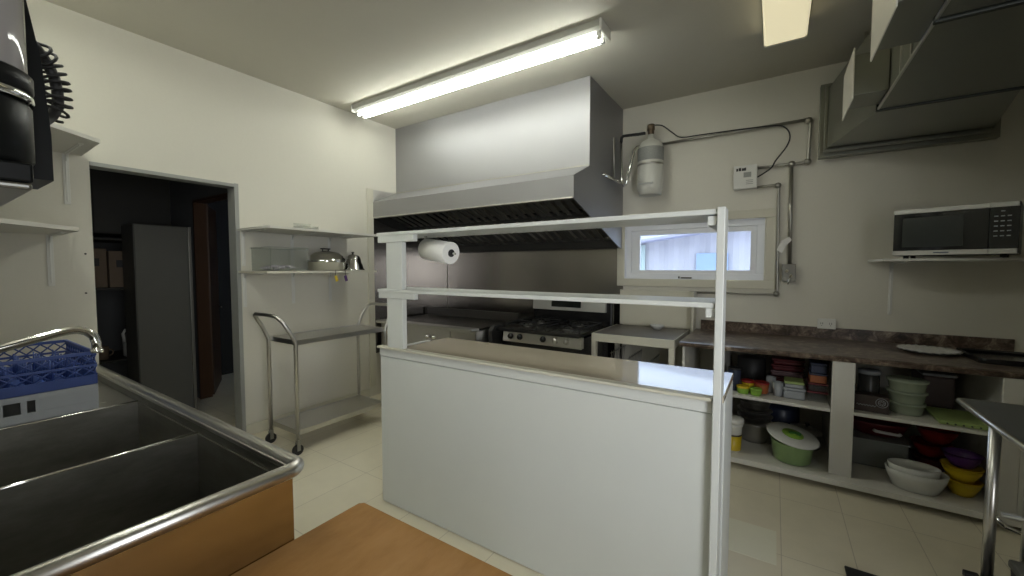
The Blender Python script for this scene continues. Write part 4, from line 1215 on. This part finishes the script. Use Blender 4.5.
# outlets
ou = thing('wall_outlet', (.375, 4.34, 1.0), 'white double wall outlet just above the brown backsplash', 'outlet')
MB().box(.315, .44, YB - .030, YB - .0225, .985, 1.072, .003).box(.33, .42, YB - .0225, YB - .002, .998, 1.06).build('plate', M['plug'], ou)
mb = MB()
for x in (.345, .405):
    for dz in (0, .0):
        mb.box(x - .008, x - .005, YB - .0315, YB - .0295, 1.022, 1.038).box(x + .005, x + .008, YB - .0315, YB - .0295, 1.022, 1.038).cyl((x, YB - .0315, 1.012), .003, .002, 'y', 8)
mb.build('sockets', M['ink'], ou)

# ------------------------------------------------------------------ ducts top right
du = thing('air_duct', (.75, 3.0, 2.4), 'large galvanised air duct with side registers hanging below the ceiling at top right', 'duct')
def loft(mb, a, b):
    """box section a=(x0,x1,y,z0,z1) to b"""
    def ring(q):
        x0, x1, y, z0, z1 = q
        return [mb.bm.verts.new(p) for p in ((x0, y, z0), (x1, y, z0), (x1, y, z1), (x0, y, z1))]
    A, B = ring(a), ring(b)
    mb.bm.faces.new(A[::-1]); mb.bm.faces.new(B)
    for i in range(4):
        mb.bm.faces.new((A[i], A[(i + 1) % 4], B[(i + 1) % 4], B[i]))
    return mb
def flange(mb, x0, x1, y, z0, z1, w_=.03, t=.025):
    mb.box(x0 - w_, x1 + w_, y - t, y + t, z0 - w_, z0, .003).box(x0 - w_, x1 + w_, y - t, y + t, z1, z1 + w_, .003)
    mb.box(x0 - w_, x0, y - t, y + t, z0, z1, .003).box(x1, x1 + w_, y - t, y + t, z0, z1, .003)
    return mb
loft(MB(), (.325, 1.235, YB - .002, 2.46, 2.955), (.325, 1.235, 4.22, 2.46, 2.955)).build('wall_collar', M['duct'], du)
flange(MB(), .325, 1.235, 4.275, 2.46, 2.955, .05, .035).build('flange', M['duct'], du)
flange(MB(), .325, 1.235, 4.19, 2.46, 2.955, .022, .012).build('flange', M['duct'], du)
loft(MB(), (.325, 1.235, 4.17, 2.47, 2.945), (.47, 1.015, 3.14, 2.405, 2.93)).build('transition', M['duct'], du)
flange(MB(), .47, 1.015, 3.12, 2.405, 2.93, .011, .012).build('flange', M['ductd'], du)
loft(MB(), (.472, 1.015, 3.10, 2.402, 2.93), (.472, 1.015, 2.14, 2.402, 2.93)).build('trunk', M['duct'], du)
flange(MB(), .472, 1.015, 2.12, 2.402, 2.93, .011, .012).build('flange', M['ductd'], du)
loft(MB(), (.472, 1.015, 2.10, 2.402, 2.93), (.472, 1.015, .6, 2.402, 2.93)).build('trunk', M['duct'], du)
MB().box(.462, .4715, .6, 3.10, 2.398, 2.412, .002).build('seam', M['steel'], du)
MB().box(.4655, .4715, 2.44, 2.46, 2.41, 2.93).box(.4655, .4715, 2.62, 2.64, 2.41, 2.93).build('side_seam', M['steel'], du)
for ya, yb_, za, zb in ((2.83, 3.21, 2.395, 2.665), (1.90, 2.34, 2.385, 2.72)):
    MB().box(.3255, .4705 if ya < 2.5 else .468, ya + .03, min(yb_ - .03, 3.09), za + .03, zb - .03, .002).build('branch_box', M['duct'], du)
    rg_ = MB(); rg_.box(.318, .3245, ya, yb_, za, zb, .004)
    gg = rg_.build('register', mat('register_white_%d' % int(ya * 10), (.66, .64, .56), .45), du, label='white air register')
for x in (.5, .98):
    for y in (1.4, 2.7, 3.9):
        if True:
            MB().box(x - .008, x + .008, y - .012, y + .012, 2.931 if y < 3 else 2.95, ZC - .001).build('hanger_strap', M['pipe'], du)

# ------------------------------------------------------------------ storeroom contents
lk = thing('metal_locker', (-5.0, 1.42, 0), 'plain grey metal locker standing in the dark storeroom', 'locker')
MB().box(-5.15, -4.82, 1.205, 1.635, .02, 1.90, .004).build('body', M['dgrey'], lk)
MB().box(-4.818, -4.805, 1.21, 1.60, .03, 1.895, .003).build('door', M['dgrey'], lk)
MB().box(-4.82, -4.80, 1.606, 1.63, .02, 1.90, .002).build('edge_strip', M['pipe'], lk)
su = thing('storage_shelves', (-5.6, 1.0, 0), 'dark storage rack with boxes seen through the left side of the opening', 'shelves')
for z in (.30, .64, 1.32, 1.78):
    MB().box(-5.75, -5.17, .55, 1.62, z - .02, z, .002).build('shelf', M['dbrown'], su)
for x in (-5.73, -5.187):
    for y in (.56, 1.58):
        MB().box(x - .015, x + .015, y - .015, y + .015, 0, 1.80, .002).build('post', M['dbrown'], su)
for i, (y0, y1, hh, lab) in enumerate(((.94, 1.11, .36, 'taller left cardboard carton on the storeroom rack'), (1.125, 1.28, .34, 'right cardboard carton on the storeroom rack'))):
    b_ = thing('carton', (-5.5, (y0 + y1) / 2, 1.321), lab, 'box')
    MB().box(-5.55, -5.21, y0, y1, 1.321, 1.321 + hh, .003).build('carton', M['card'], b_)
    MB().box(-5.208, -5.206, y0 + .05, y1 - .05, 1.321 + hh * .55, 1.321 + hh * .75).build('label', M['ink'], b_)
mg = single(MB().lathe(shell([(0, 0), (.04, 0), (.045, .005), (.045, .12)], .004), (-5.30, 1.07, .641), 24).tube(arc((-5.30, 1.115, .70), .03, -PI / 2, PI / 2, 8, 'yz'), .006, 8), 'mug', M['card'], 'dull beige mug on the lower storeroom shelf', 'mug')
jg = thing('jug', (-5.2, 1.3, .5), 'white plastic jug with a loop handle beside the grey locker', 'jug')
MB().lathe([(0, 0), (.085, 0), (.095, .01), (.095, .16), (.07, .22), (.03, .26), (.025, .30), (0, .30)], (-5.30, 1.31, .641), 28).build('body', M['plug'], jg)
MB().tube([(-5.27, 1.26, .90), (-5.25, 1.225, .905), (-5.24, 1.205, .87), (-5.24, 1.215, .79)], .012, 10).build('handle', M['plug'], jg)
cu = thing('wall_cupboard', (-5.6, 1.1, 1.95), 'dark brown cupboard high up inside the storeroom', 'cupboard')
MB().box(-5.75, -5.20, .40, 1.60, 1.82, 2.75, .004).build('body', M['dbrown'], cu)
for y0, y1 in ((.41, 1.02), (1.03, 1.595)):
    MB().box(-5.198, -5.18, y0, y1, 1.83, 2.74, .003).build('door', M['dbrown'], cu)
